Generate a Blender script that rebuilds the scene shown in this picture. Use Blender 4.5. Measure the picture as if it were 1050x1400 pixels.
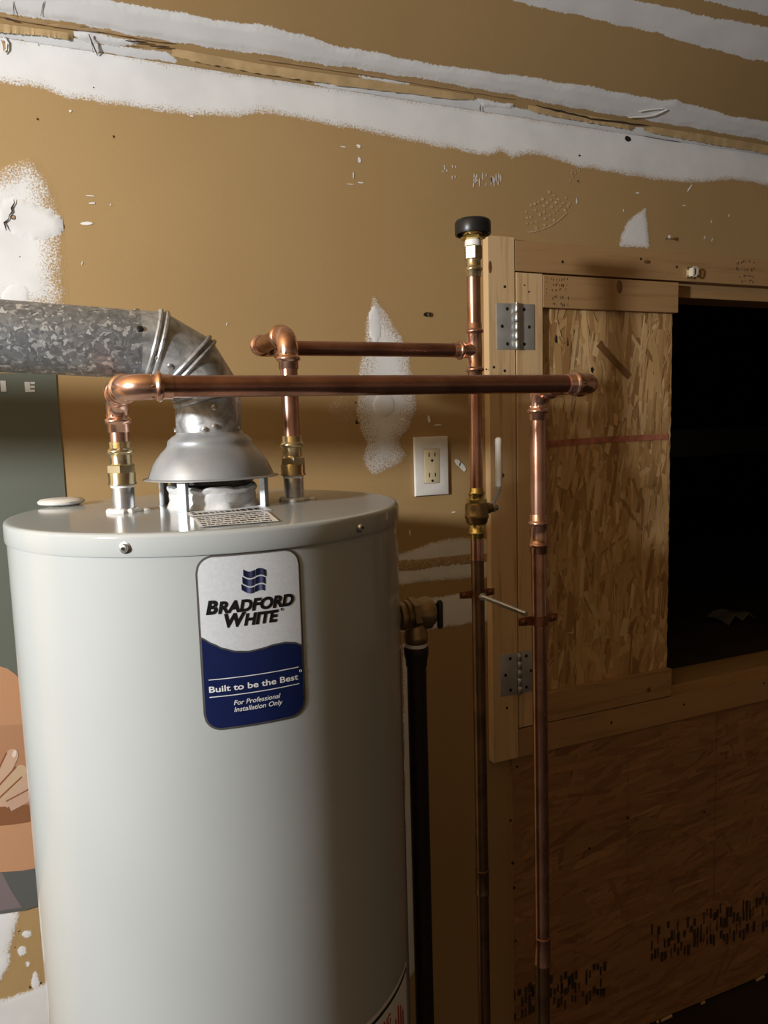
import bpy, bmesh, math, random
import numpy as np
from mathutils import Vector, Matrix
for o in list(bpy.data.objects): bpy.data.objects.remove(o, do_unlink=True)
SC = bpy.context.scene; COL = SC.collection
random.seed(7); RNG = np.random.RandomState(5)
H = 1.485                      # eye height; geometry below is written with the eye level at z = 0 and lifted by H

# ------------------------------------------------------------------ camera
FPX, YAW, PITCH, ROLL = 1025.0, math.radians(22.758), math.radians(6.715), math.radians(-1.629)
fw = np.array([math.sin(YAW)*math.cos(PITCH), math.cos(YAW)*math.cos(PITCH), -math.sin(PITCH)])
r0 = np.array([math.cos(YAW), -math.sin(YAW), 0]); u0 = np.cross(r0, fw)
rt = math.cos(ROLL)*r0 + math.sin(ROLL)*u0; up = np.cross(rt, fw)
cam = bpy.data.objects.new('camera', bpy.data.cameras.new('camera')); COL.objects.link(cam)
M = Matrix.Identity(4)
for i in range(3): M[i][0], M[i][1], M[i][2] = rt[i], up[i], -fw[i]
M[2][3] = H
cam.matrix_world = M
cam.data.sensor_fit = 'VERTICAL'; cam.data.sensor_height = 36; cam.data.lens = FPX/1400*36; cam.data.clip_start = .02
SC.camera = cam

# ------------------------------------------------------------------ world, light, exposure
w = bpy.data.worlds.new('world'); SC.world = w; w.use_nodes = True
w.node_tree.nodes['Background'].inputs[0].default_value = (.95, .85, .8, 1)
w.node_tree.nodes['Background'].inputs[1].default_value = .0045
LAMP = (-1.38, .20, .33)
ld = bpy.data.lights.new('work_light', 'POINT'); ld.energy = 168; ld.shadow_soft_size = .07; ld.color = (.985, 1, .995)
lo = bpy.data.objects.new('work_light', ld); COL.objects.link(lo); lo.location = (LAMP[0], LAMP[1], LAMP[2]+H)
SC.view_settings.view_transform = 'Standard'; SC.view_settings.look = 'None'
SC.view_settings.gamma = 1; SC.view_settings.exposure = 0.0; SC.view_settings.use_curve_mapping = False

# ------------------------------------------------------------------ layout measures (metres, camera at x=0 y=0)
WALL, SLOPE, CREASE = 1.32, math.radians(33), .590
FLOOR, TOP = -H, -.095
CX, CY, R = .160, .930, .2286      # water heater axis and radius
def ray(px, py): return rt*(px-525)/FPX - up*(py-700)/FPX + fw
def at(px, py, y=WALL):            # point of the plane at distance y seen at that place of the photograph
    r = ray(px, py); return r*y/r[1]
def on_z(px, py, z): r = ray(px, py); return r*z/r[2]
def on_ceiling(px, py):
    n = np.array([0, -math.sin(SLOPE), -math.cos(SLOPE)]); p0 = np.array([0, WALL, CREASE]); r = ray(px, py)
    return r*(p0@n)/(r@n)
def on_tank(px, py, rad=R):        # (angle, z) on the heater's shell; angle 0 faces the room
    r = ray(px, py); a = r[0]**2+r[1]**2; b = r[0]*CX+r[1]*CY; c = CX**2+CY**2-rad*rad
    t = (b-math.sqrt(max(b*b-a*c, 0)))/a; p = r*t
    return math.atan2(p[0]-CX, -(p[1]-CY)), p[2]
def tank(phi, z, rad): return Vector((CX+rad*math.sin(phi), CY-rad*math.cos(phi), z))

# ------------------------------------------------------------------ mesh helpers
def V(*a): return Vector(a)
def frame(d):
    d = Vector(d).normalized(); a = Vector((0, 0, 1)) if abs(d.z) < .9 else Vector((0, 1, 0))
    u = d.cross(a).normalized(); return u, d.cross(u).normalized(), d
def box(bm, a, b, bev=0):
    x0, y0, z0 = a; x1, y1, z1 = b
    v = [bm.verts.new(p) for p in ((x0,y0,z0),(x1,y0,z0),(x1,y1,z0),(x0,y1,z0),(x0,y0,z1),(x1,y0,z1),(x1,y1,z1),(x0,y1,z1))]
    f = [bm.faces.new([v[i] for i in q]) for q in ((0,3,2,1),(4,5,6,7),(0,1,5,4),(1,2,6,5),(2,3,7,6),(3,0,4,7))]
    if bev:
        es = list({e for q in f for e in q.edges})
        bmesh.ops.bevel(bm, geom=es, offset=bev, segments=2, affect='EDGES', profile=.5)
    return bm
def bar(bm, p, q, wd, th, side=None):          # a flat bar from p to q
    p, q = Vector(p), Vector(q); d = (q-p).normalized()
    s = Vector(side).normalized() if side else frame(d)[0]
    t = d.cross(s).normalized(); vs = []
    for e in (p, q):
        for i, j in ((-1,-1),(1,-1),(1,1),(-1,1)): vs.append(bm.verts.new(e+s*i*wd/2+t*j*th/2))
    for k in ((3,2,1,0),(4,5,6,7),(0,1,5,4),(1,2,6,5),(2,3,7,6),(3,0,4,7)): bm.faces.new([vs[i] for i in k])
    return bm
def rings(bm, rr, close0=True, close1=True, loop=False):
    n = len(rr[0])
    pairs = list(zip(rr, rr[1:])) + ([(rr[-1], rr[0])] if loop else [])
    for a, b in pairs:
        for i in range(n): bm.faces.new((a[i], a[(i+1) % n], b[(i+1) % n], b[i]))
    if not loop:
        if close0: bm.faces.new(list(reversed(rr[0])))
        if close1: bm.faces.new(rr[-1])
def lathe(bm, prof, o, axis=(0,0,1), seg=32, c0=True, c1=True, rot=0):   # prof: (radius, height along the axis)
    u, v, d = frame(axis); o = Vector(o); rr = []
    for r, h in prof:
        rr.append([bm.verts.new(o+d*h+(u*math.cos(2*math.pi*i/seg+rot)+v*math.sin(2*math.pi*i/seg+rot))*max(r, 1e-5)) for i in range(seg)])
    rings(bm, rr, c0, c1); return bm
def sweep(bm, pts, rad, seg=20, caps=True, loop=False):
    pts = [Vector(p) for p in pts]; n = len(pts)
    rad = rad if isinstance(rad, (list, tuple)) else [rad]*n
    T = []
    for i in range(n):
        a = pts[(i-1) % n] if (loop or i > 0) else pts[i]; b = pts[(i+1) % n] if (loop or i < n-1) else pts[i]
        T.append((b-a).normalized())
    u = frame(T[0])[0]; rr = []
    for i in range(n):
        if i: u = (T[i-1].rotation_difference(T[i]) @ u)
        u = (u-T[i]*u.dot(T[i])).normalized(); v = T[i].cross(u)
        rr.append([bm.verts.new(pts[i]+(u*math.cos(2*math.pi*k/seg)+v*math.sin(2*math.pi*k/seg))*rad[i]) for k in range(seg)])
    rings(bm, rr, caps, caps, loop); return bm
def ball(bm, c, r, flat=(1,1,1), seg=10):
    m = Matrix.Translation(Vector(c)) @ Matrix.Diagonal((*[r*f for f in flat], 1))
    bmesh.ops.create_uvsphere(bm, u_segments=seg, v_segments=max(5, seg//2+1), radius=1, matrix=m); return bm
def NB(): return bmesh.new()

BASE = {}
def emit(name, bm, mat, parent=None, flat=False, angle=40, bev=0, colors=None):
    """link a bmesh (room coordinates, eye level = 0) as ONE mesh object; children share their thing's base point"""
    if bev: bmesh.ops.bevel(bm, geom=list(bm.edges), offset=bev, segments=2, affect='EDGES', profile=.5)
    bmesh.ops.recalc_face_normals(bm, faces=bm.faces)
    me = bpy.data.meshes.new(name); bm.to_mesh(me); bm.free()
    return link_mesh(name, me, mat, parent, flat, angle)
def link_mesh(name, me, mat, parent=None, flat=False, angle=40):
    n = len(me.vertices); co = np.empty(n*3, 'f'); me.vertices.foreach_get('co', co); co = co.reshape(-1, 3)
    if parent is None: b = np.array([(co[:,0].min()+co[:,0].max())/2, (co[:,1].min()+co[:,1].max())/2, co[:,2].min()])
    else: b = np.array(BASE[parent.name])
    me.vertices.foreach_set('co', (co-b).astype('f').ravel()); me.update()
    if not flat: me.shade_smooth(); me.set_sharp_from_angle(angle=math.radians(angle))
    if mat: me.materials.append(mat)
    o = bpy.data.objects.new(name, me); COL.objects.link(o); BASE[o.name] = tuple(b)
    if parent is None: o.location = (b[0], b[1], b[2]+H)
    else: o.parent = parent
    return o
def thing(name, label, cat, loc, group=None):
    o = bpy.data.objects.new(name, None); COL.objects.link(o); o.empty_display_size = .05
    o.location = (loc[0], loc[1], loc[2]+H); BASE[o.name] = tuple(loc)
    return tag(o, label, cat, group)
def tag(o, label, cat, group=None):
    o['label'] = label; o['category'] = cat
    if group: o['group'] = group
    return o
def struct(name, bm, mat, parent=None, **k):
    o = emit(name, bm, mat, parent, **k); o['kind'] = 'structure'; return o
def stuff(o): o['kind'] = 'stuff'; return o
def lab(o, s): o['label'] = s; return o

# ------------------------------------------------------------------ materials
class N:
    def __init__(s, name):
        s.m = bpy.data.materials.new(name); s.m.use_nodes = True; s.t = s.m.node_tree
        s.b = s.t.nodes['Principled BSDF']
    def n(s, typ, **k):
        x = s.t.nodes.new(typ)
        for a, b in k.items():
            if hasattr(x, a): setattr(x, a, b)
        return x
    def link(s, a, b): s.t.links.new(a, b)
    def pos(s, scale=(1,1,1), rot=(0,0,0)):
        g = s.n('ShaderNodeNewGeometry'); m = s.n('ShaderNodeMapping'); m.inputs['Scale'].default_value = scale; m.inputs['Rotation'].default_value = rot
        s.link(g.outputs['Position'], m.inputs['Vector']); return m.outputs[0]
    def noise(s, scale, detail=3, vec=None, rough=.5, dist=0):
        x = s.n('ShaderNodeTexNoise'); x.inputs['Scale'].default_value = scale; x.inputs['Detail'].default_value = detail
        x.inputs['Roughness'].default_value = rough; x.inputs['Distortion'].default_value = dist
        s.link(vec if vec is not None else s.pos(), x.inputs['Vector']); return x.outputs[0]
    def ramp(s, fac, stops):
        r = s.n('ShaderNodeValToRGB'); e = r.color_ramp.elements
        while len(e) < len(stops): e.new(.5)
        for i, (p, c) in enumerate(stops): e[i].position = p; e[i].color = (*c, 1) if len(c) == 3 else c
        s.link(fac, r.inputs[0]); return r.outputs[0]
    def mix(s, f, a, b, mode='MIX'):
        x = s.n('ShaderNodeMix'); x.data_type = 'RGBA'; x.blend_type = mode
        for v, i in ((f, 0), (a, 6), (b, 7)):
            if hasattr(v, 'links'): s.link(v, x.inputs[i])
            else: x.inputs[i].default_value = v if i == 0 else (*v, 1)
        return x.outputs[2]
    def math(s, op, a, b=0.0, c=0.0):
        x = s.n('ShaderNodeMath'); x.operation = op
        for i, v in enumerate((a, b, c)):
            if hasattr(v, 'links'): s.link(v, x.inputs[i])
            else: x.inputs[i].default_value = v
        return x.outputs[0]
    def bump(s, h, strength=.3, dist=.001):
        b = s.n('ShaderNodeBump'); b.inputs['Strength'].default_value = strength; b.inputs['Distance'].default_value = dist
        s.link(h, b.inputs['Height']); s.link(b.outputs[0], s.b.inputs['Normal'])
    def set(s, color=None, rough=.5, metal=0, coat=0, spec=None):
        for k, v in (('Base Color', color), ('Roughness', rough), ('Metallic', metal), ('Coat Weight', coat), ('Specular IOR Level', spec)):
            if v is None: continue
            if hasattr(v, 'links'): s.link(v, s.b.inputs[k])
            else: s.b.inputs[k].default_value = (*v, 1) if k == 'Base Color' else v
        return s.m
def plain(name, c, rough=.5, metal=0, coat=0, var=.08, scale=60, bump=0):
    a = N(name); f = a.noise(scale, 3)
    col = a.ramp(f, [(.3, tuple(x*(1-var) for x in c)), (.7, tuple(min(1, x*(1+var)) for x in c))])
    if bump: a.bump(a.noise(scale*4, 3), bump, .0006)
    return a.set(col, rough, metal, coat)

def mk_drywall():
    a = N('drywall')
    big = a.noise(2.2, 4); fine = a.noise(420, 3)
    paper = a.ramp(big, [(.3, (.360, .230, .096)), (.7, (.415, .272, .120))])
    paper = a.mix(a.math('MULTIPLY', fine, .22), paper, (.55, .39, .2))
    at_ = a.n('ShaderNodeAttribute'); at_.attribute_name = 'cover'; cov = at_.outputs['Fac']
    sp = a.noise(360, 5, rough=.78); sp2 = a.noise(60, 3)
    nn = a.math('ADD', a.math('MULTIPLY', a.math('SUBTRACT', sp, .5), 1.7), a.math('MULTIPLY', a.math('SUBTRACT', sp2, .5), .2))
    m = a.math('ADD', cov, a.math('MULTIPLY', nn, a.math('SUBTRACT', 1.25, cov)))
    mr = a.n('ShaderNodeMapRange'); mr.interpolation_type = 'SMOOTHSTEP'
    mr.inputs[1].default_value = .42; mr.inputs[2].default_value = .62; a.link(m, mr.inputs[0]); mask = mr.outputs[0]
    mud = a.ramp(a.noise(14, 4), [(.3, (.69, .695, .70)), (.7, (.79, .795, .80))])
    col = a.mix(mask, paper, mud)
    h = a.math('ADD', a.math('MULTIPLY', fine, .35), a.math('MULTIPLY', mask, .8))
    a.bump(h, .28, .0008)
    return a.set(col, .72, 0, 0, .35)
def mk_wood(name, vertical, c0=(.46, .285, .13), c1=(.64, .43, .22)):
    a = N(name); sc = (46, 46, 2.2) if vertical else (2.2, 46, 46)
    v = a.pos(sc); g = a.noise(1.0, 4, v, .6, .6); g2 = a.noise(5, 3, v)
    k = a.noise(7, 2)
    f = a.math('ADD', a.math('MULTIPLY', g, .75), a.math('MULTIPLY', g2, .25))
    col = a.ramp(f, [(.30, tuple(x*.82 for x in c0)), (.48, c1), (.62, tuple(x*1.03 for x in c1)), (.75, c0)])
    col = a.mix(a.math('MULTIPLY', k, .25), col, (.50, .27, .10))
    a.bump(f, .15, .0005); return a.set(col, .55, 0, 0, .35)
def mk_vcol(name, rough, varscale=(90, 90, 6), amt=.5, spec=.35):
    a = N(name); at_ = a.n('ShaderNodeAttribute'); at_.attribute_name = 'col'
    g = a.noise(1, 3, a.pos(varscale)); dark = a.mix(1.0, at_.outputs['Color'], (.70, .62, .52), 'MULTIPLY')
    col = a.mix(a.math('MULTIPLY', g, amt), at_.outputs['Color'], dark)
    a.bump(g, .25, .0006)
    return a.set(col, rough, 0, 0, spec)
def mk_copper(name, c, c2, rough=.22, axis='z'):
    a = N(name); v = a.pos((60, 60, 5) if axis == 'z' else (5, 60, 60) if axis == 'x' else (40, 40, 40))
    t = a.noise(1, 4, v, .6); t2 = a.noise(26, 4)
    col = a.mix(a.ramp(t2, [(.42, (0,0,0)), (.66, (1,1,1))]), c, c2)
    r = a.math('ADD', a.math('MULTIPLY', t, .22), rough-.07)
    a.bump(t, .06, .0004); return a.set(col, r, .96)
def mk_galv():
    a = N('galvanized_spangle')
    d = a.n('ShaderNodeVectorMath'); d.operation = 'ADD'; nz = a.n('ShaderNodeTexNoise'); nz.inputs['Scale'].default_value = 90; nz.inputs['Detail'].default_value = 2
    p = a.pos(); a.link(p, nz.inputs['Vector'])
    sc = a.n('ShaderNodeVectorMath'); sc.operation = 'SCALE'; sc.inputs['Scale'].default_value = .022; a.link(nz.outputs['Color'], sc.inputs[0])
    a.link(p, d.inputs[0]); a.link(sc.outputs[0], d.inputs[1])
    vo = a.n('ShaderNodeTexVoronoi'); vo.inputs['Scale'].default_value = 230; a.link(d.outputs[0], vo.inputs['Vector'])
    sep = a.n('ShaderNodeSeparateColor'); a.link(vo.outputs['Color'], sep.inputs[0])
    col = a.ramp(sep.outputs[0], [(.0, (.20, .215, .235)), (.5, (.29, .305, .325)), (.82, (.38, .40, .42)), (.96, (.70, .72, .74))])
    r = a.math('ADD', a.math('MULTIPLY', sep.outputs[1], .2), .38)
    a.bump(sep.outputs[2], .12, .0006)
    return a.set(col, r, .45)
def mk_hood():
    a = N('spun_aluminium'); b = a.noise(1, 3, a.pos((9, 9, 260)))
    k = a.noise(18, 4)
    col = a.ramp(k, [(.35, (.33, .355, .385)), (.65, (.45, .475, .505))])
    a.bump(b, .10, .0005); return a.set(col, a.math('ADD', a.math('MULTIPLY', k, .2), .28), .45)
def mk_elbow():
    a = N('elbow_steel'); k = a.noise(45, 5, None, .65, .8)
    col = a.ramp(k, [(.36, (.24, .245, .25)), (.5, (.40, .41, .42)), (.66, (.60, .61, .62))])
    a.bump(k, .08, .0006); return a.set(col, a.math('ADD', a.math('MULTIPLY', k, .3), .24), .5)
DRY = mk_drywall()
BOUNCE = plain('bounce_wall_tone', (.44, .35, .27), .7, 0, 0, .03, 3)  # tone of the unseen walls, picked to bounce fill light into view
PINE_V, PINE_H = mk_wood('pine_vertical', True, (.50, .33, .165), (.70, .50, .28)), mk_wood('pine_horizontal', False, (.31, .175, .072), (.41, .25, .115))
OSB = mk_vcol('strand_board', .6, (90, 90, 8)); OSB_H = mk_vcol('strand_board_across', .6, (8, 90, 90))
PRINT = mk_vcol('printed_colour', .45, (3, 3, 3), .15)
COP_V = mk_copper('copper_vertical', (.66, .39, .29), (.50, .26, .17))
COP_X = mk_copper('copper_lengthwise', (.46, .235, .165), (.30, .145, .10), .24, 'x')
COP_F = mk_copper('copper_fitting', (.78, .48, .36), (.60, .34, .24), .20, 'o')
COP_OLD = mk_copper('copper_tarnished', (.30, .19, .11), (.20, .13, .08), .34)
COP_STRAP = mk_copper('copper_strap', (.40, .18, .11), (.28, .12, .07), .34, 'o')
BRASS = plain('brass', (.66, .57, .36), .22, .95, 0, .15, 50)
BRASS_Y = plain('brass_yellow', (.66, .52, .20), .22, .95, 0, .18, 70)
BRASS_DULL = plain('brass_dull', (.30, .215, .11), .38, .9, 0, .2, 60)
BRIGHT = plain('bright_zinc', (.80, .74, .62), .3, .25, 0, .08)
ZINC = plain('zinc', (.62, .64, .67), .30, .9, 0, .15, 120, .1)
STEEL = plain('steel', (.55, .55, .54), .32, .95, 0, .12, 40)
HINGE = N('brushed_steel')
HINGE.bump(HINGE.noise(1, 3, HINGE.pos((10, 10, 500))), .1, .0004)
HINGE = HINGE.set(HINGE.ramp(HINGE.noise(30, 2), [(.3, (.44, .44, .43)), (.7, (.58, .58, .56))]), .42, .55)
IRON = plain('black_iron', (.022, .016, .014), .5, .4, 0, .3, 80, .1)
GALV, HOOD, ELBOW = mk_galv(), mk_hood(), mk_elbow()
def mk_enamel():
    a = N('grey_enamel'); k = a.noise(5, 3); o = a.noise(900, 2)
    a.bump(o, .015, .0003)
    return a.set(a.ramp(k, [(.3, (.415, .445, .452)), (.7, (.44, .47, .477))]), .12, 0, 0, .5)
ENAMEL = mk_enamel()
WHITE = plain('white_plastic', (.80, .78, .74), .35, 0, 0, .03)
GRIP = plain('white_grip', (.82, .80, .75), .4, 0, 0, .03)
IVORY = plain('ivory_plastic', (.72, .62, .40), .35, 0, 0, .03)
BLACK = plain('black_plastic', (.012, .012, .013), .35, 0, 0, .2)
DARK = plain('dark_recess', (.008, .006, .005), .8, 0, 0, .2)
TAPE = plain('white_thread_tape', (.86, .86, .85), .5, 0, 0, .04, 90, .2)
DOPE = plain('white_pipe_dope', (.74, .73, .71), .6, 0, 0, .08, 90, .4)
FOIL = plain('foil_collar', (.78, .78, .78), .4, .2, 0, .15, 50, .6)
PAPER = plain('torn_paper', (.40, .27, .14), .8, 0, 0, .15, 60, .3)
LABEL = plain('label_paper', (.80, .80, .79), .45, 0, 0, .02)
SILVER = plain('silver_label', (.70, .74, .80), .4, .1, 0, .05, 300)
NAVY = plain('navy_print', (.006, .014, .075), .3, 0, .3, .1)
INK = plain('black_ink', (.006, .006, .008), .4, 0, 0, .1)
WPRINT = plain('white_print', (.80, .81, .84), .4, 0, 0, .02)
GREYEDGE = plain('grey_edge', (.11, .115, .12), .35, .4, 0, .08)
RED = plain('red_print', (.50, .03, .015), .45)
CHALK = plain('red_chalk', (.40, .145, .085), .8, 0, 0, .3, 60)
STAMP = plain('stamp_ink', (.085, .05, .028), .7, 0, 0, .3)
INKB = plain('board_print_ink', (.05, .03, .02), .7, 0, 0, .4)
FLOORM = plain('dark_subfloor', (.022, .012, .010), .7, 0, 0, .3, 6, .2)
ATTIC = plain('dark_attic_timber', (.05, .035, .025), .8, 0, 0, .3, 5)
GREYP = plain('grey_scrap', (.22, .22, .20), .4)

# ------------------------------------------------------------------ the setting
bm = NB(); T = .09; OX0, OX1, OZ0, OZ1 = .850, 2.05, -.660, .300       # opening of the crawl space
box(bm, (-3.4, WALL, FLOOR), (OX0, WALL+T, CREASE)); box(bm, (OX0, WALL, FLOOR), (OX1, WALL+T, OZ0))
box(bm, (OX0, WALL, OZ1), (OX1, WALL+T, CREASE)); box(bm, (OX1, WALL, FLOOR), (4.4, WALL+T, CREASE))
wall = struct('wall_back', bm, DRY, flat=True)
bm = NB(); box(bm, (-3.4, -3.6, FLOOR-.05), (4.4, WALL+T, FLOOR)); struct('floor', bm, FLOORM, flat=True)
ZT = 1.15; YT = WALL-(ZT-CREASE)/math.tan(SLOPE)
bm = NB()                                                             # sloped part and flat part of the ceiling
pr = [(WALL+T, CREASE), (WALL, CREASE), (YT, ZT), (-3.6, ZT), (-3.6, ZT+.08), (YT, ZT+.08), (WALL+T, CREASE+.08)]
e0 = [bm.verts.new((-3.4, y, z)) for y, z in pr]; e1 = [bm.verts.new((4.4, y, z)) for y, z in pr]
for i in range(len(pr)): j = (i+1) % len(pr); bm.faces.new((e0[i], e0[j], e1[j], e1[i]))
for q in ((0,1,2,5,6), (2,3,4,5)): bm.faces.new([e0[i] for i in q]); bm.faces.new([e1[i] for i in reversed(q)])
ceil = struct('ceiling', bm, DRY, flat=True)
for nm, a, b in (('wall_left', (-3.5, -3.6, FLOOR), (-3.4, WALL+T, ZT)), ('wall_right', (4.4, -3.6, FLOOR), (4.5, WALL+T, ZT)), ('wall_front', (-3.4, -3.7, FLOOR), (4.4, -3.6, ZT))):
    bm = NB(); box(bm, a, b); struct(nm, bm, BOUNCE, flat=True)
# crawl space behind the opening
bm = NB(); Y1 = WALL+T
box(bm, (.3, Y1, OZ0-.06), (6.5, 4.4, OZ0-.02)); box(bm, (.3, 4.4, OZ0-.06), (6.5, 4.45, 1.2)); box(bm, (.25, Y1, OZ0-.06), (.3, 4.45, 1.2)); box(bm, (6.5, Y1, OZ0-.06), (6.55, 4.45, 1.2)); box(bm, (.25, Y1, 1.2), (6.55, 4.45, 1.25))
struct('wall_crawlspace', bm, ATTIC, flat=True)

# joint compound on wall and ceiling: thin raised patches, 'cover' says how thickly they are spread
def sdist(P, poly):
    poly = np.asarray(poly); n = len(poly); d = np.full(len(P), 1e9); ins = np.zeros(len(P), bool)
    for i in range(n):
        a, b = poly[i], poly[(i+1) % n]; e = b-a; w_ = P-a
        t = np.clip((w_@e)/max(e@e, 1e-12), 0, 1); d = np.minimum(d, np.hypot(*(w_-t[:, None]*e).T))
        c = (a[1] <= P[:, 1]) != (b[1] <= P[:, 1])
        xi = a[0]+(P[:, 1]-a[1])*e[0]/(e[1] if abs(e[1]) > 1e-12 else 1e-12)
        ins ^= c & (P[:, 0] < xi)
    return np.where(ins, d, -d)
def mud(name, px, plane='wall', fade=.02, lo=.5, hi=1.0, g=.003, lift=.0004, thick=.0006, edge=.004, label=None):
    if plane == 'wall':
        o = np.array([0, WALL, 0.]); u = np.array([1., 0, 0]); v = np.array([0, 0, 1.]); n = np.array([0, -1., 0]); par = wall; f = at
    elif plane == 'ceiling':
        o = np.array([0, WALL, CREASE]); u = np.array([1., 0, 0]); v = np.array([0, -math.cos(SLOPE), math.sin(SLOPE)]); n = np.array([0, -math.sin(SLOPE), -math.cos(SLOPE)]); par = ceil; f = on_ceiling
    if name == 'joint_band':                                           # the bands run on past both sides of the frame, towards the wall's vanishing point
        px = [(1500, y+(515-y)*390/1828) if x == 1110 else (-300, y-(515-y)*240/2998) if x == -60 else (x, y) for x, y in px]
    poly = np.array([((f(*p)-o)@u, (f(*p)-o)@v) for p in px])
    if plane == 'ceiling': poly[:, 1] = np.maximum(poly[:, 1], .0)
    m = edge*1.3; x0, y0 = poly.min(0)-m; x1, y1 = poly.max(0)+m
    if plane == 'ceiling': y0 = max(y0, .0005)
    elif name == 'joint_band': y1 = min(y1, CREASE-.0005)
    nx, ny = int((x1-x0)/g)+2, int((y1-y0)/g)+2
    X, Y = np.meshgrid(np.linspace(x0, x1, nx), np.linspace(y0, y1, ny)); P = np.stack([X.ravel(), Y.ravel()], 1)
    jit = (np.sin(P[:,0]*97+2*np.sin(P[:,1]*70))+np.sin(P[:,1]*120+2.1*np.sin(P[:,0]*57))+1.2*np.sin(P[:,0]*41+P[:,1]*61))*.0007+RNG.uniform(-.0013, .0013, len(P))
    sd = sdist(P, poly)+jit
    cov = np.where(sd < 0, np.clip(lo*(1+sd/edge), 0, 1), lo+(hi-lo)*np.clip(sd/fade, 0, 1))
    if edge < .001: cov = np.maximum(cov, lo)
    hgt = np.where(sd > 0, lift, lift*.35)+thick*np.clip(sd/.01, 0, 1)
    co = o+P[:, :1]*u+P[:, 1:]*v+hgt[:, None]*n
    idx = np.arange(nx*ny).reshape(ny, nx); q = np.stack([idx[:-1,:-1], idx[:-1,1:], idx[1:,1:], idx[1:,:-1]], -1).reshape(-1, 4)
    q = q[(sd[q] > -edge*1.1).any(1)]
    if plane != 'wall': q = q[:, ::-1]
    used = np.unique(q); mp = np.full(nx*ny, -1); mp[used] = np.arange(len(used)); q = mp[q]
    me = bpy.data.meshes.new(name); me.from_pydata([], [], []); me.vertices.add(len(used)); me.vertices.foreach_set('co', co[used].astype('f').ravel())
    me.loops.add(q.size); me.loops.foreach_set('vertex_index', q.ravel().astype('i')); me.polygons.add(len(q)); me.polygons.foreach_set('loop_start', np.arange(0, q.size, 4, dtype='i'))
    a = me.attributes.new('cover', 'FLOAT', 'POINT'); a.data.foreach_set('value', cov[used].astype('f')); me.update(calc_edges=True); me.validate()
    ob = link_mesh(name, me, DRY, par, flat=False, angle=180)
    if label: ob['label'] = label
    return ob
E7 = lambda cx, cy, a, b, n=18: [(cx+a*math.cos(6.2832*i/n), cy+b*math.sin(6.2832*i/n)) for i in range(n)]
crease_px = [(x, 50+(213-50)*x/1050+ (3 if 200 < x < 800 else 0)) for x in (-60, 100, 230, 350, 500, 640, 780, 900, 1050, 1110)]
mud('joint_band', [(x, y-6) for x, y in crease_px]+[(1110, 262), (1050, 254), (1000, 245), (960, 250), (900, 247), (840, 236), (790, 229), (745, 213), (722, 211), (700, 217), (684, 206), (668, 212), (655, 212), (620, 205), (560, 192), (480, 176), (400, 161), (352, 153), (330, 160), (260, 157), (150, 143), (95, 134), (60, 121), (20, 116), (-60, 112)], fade=.035, lo=.5, label='white joint compound band below the ceiling crease')
mud('joint_band', [(-60, -45), (140, -2), (240, 18), (330, 33), (352, 33), (470, 65), (600, 90), (700, 103), (800, 118), (905, 138), (925, 137), (990, 157), (1110, 172), (1110, 205), (1050, 192), (900, 166), (780, 146), (700, 129), (560, 104), (450, 88), (350, 72), (230, 56), (120, 34), (-60, 8)], 'ceiling', fade=.010, lo=.8, thick=.0018, label='greyer compound band on the slope above the torn strip')
mud('joint_band', [(-60, 46), (15, 40), (60, 47), (110, 56), (180, 66), (230, 74), (240, 84), (100, 67), (-60, 44)], 'ceiling', fade=.004, lo=.8)
mud('joint_band', [(430, 114), (500, 120), (560, 127), (640, 136), (700, 147), (860, 172), (900, 180), (980, 196), (1110, 210), (1110, 222), (900, 190), (700, 159), (470, 124)], 'ceiling', fade=.004, lo=.8)
mud('joint_band', [(300, -92), (690, -2), (790, 20), (900, 45), (960, 63), (1020, 78), (1110, 88), (1110, 48), (1050, 38), (980, 26), (900, 8), (840, -6), (300, -140)], 'ceiling', fade=.010, lo=.8, label='second grey band up on the slope at the right')
mud('joint_band', [(400, -146), (935, -8), (1000, 8), (1110, 33), (1110, -12), (400, -190)], 'ceiling', fade=.010, lo=.8)
# paler compound scrap still stuck in the crease
mud('torn_patch', [(101, 43), (120, 41), (160, 53), (200, 58), (160, 62), (130, 60), (106, 52)], 'ceiling', fade=.004, lo=.7, thick=.003)
mud('torn_patch', [(654, 136), (700, 142), (700, 149), (660, 146)], 'ceiling', fade=.004, lo=.7, thick=.003)
mud('torn_patch', [(492, 104), (520, 107), (560, 114), (540, 115), (500, 108)], 'ceiling', fade=.004, lo=.7, thick=.002)
# patches
mud('mud_patch', [(-40, 245), (0, 232), (10, 226), (40, 217), (48, 222), (60, 240), (70, 262), (79, 290), (83, 320), (84, 360), (88, 430), (-40, 430)], fade=.085, lo=.43, hi=.98, label='rough white patch fading at its right side')
mud('mud_patch', [(-40, 276), (0, 274), (25, 272), (45, 279), (68, 288), (80, 297), (86, 309), (80, 319), (62, 326), (45, 329), (24, 324), (10, 316), (-6, 310), (-10, 290)], fade=.008, lo=1, edge=.0004, lift=.0018, thick=.002, label='thick white dab over the rough patch')
mud('mud_patch', E7(22, 404, 20, 15), fade=.006, lo=1, edge=.0004, lift=.0015)
C5 = [(543, 15), (600, 90), (655, 180), (690, 280), (712, 370), (718, 470), (690, 550), (650, 605), (655, 635), (675, 668), (650, 700), (590, 730), (545, 746), (512, 715), (500, 672), (516, 620), (490, 560), (472, 490), (474, 400), (488, 300), (505, 220), (518, 110)]
mud('mud_patch', [(330+x/3, 400+y/3) for x, y in C5], fade=.06, lo=.50, hi=.78, label='flame shaped thin white patch behind the upper pipes')
mud('mud_patch', E7(330+583/3, 400+462/3, 15, 17), fade=.012, lo=1, edge=.0004, lift=.0018)
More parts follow.
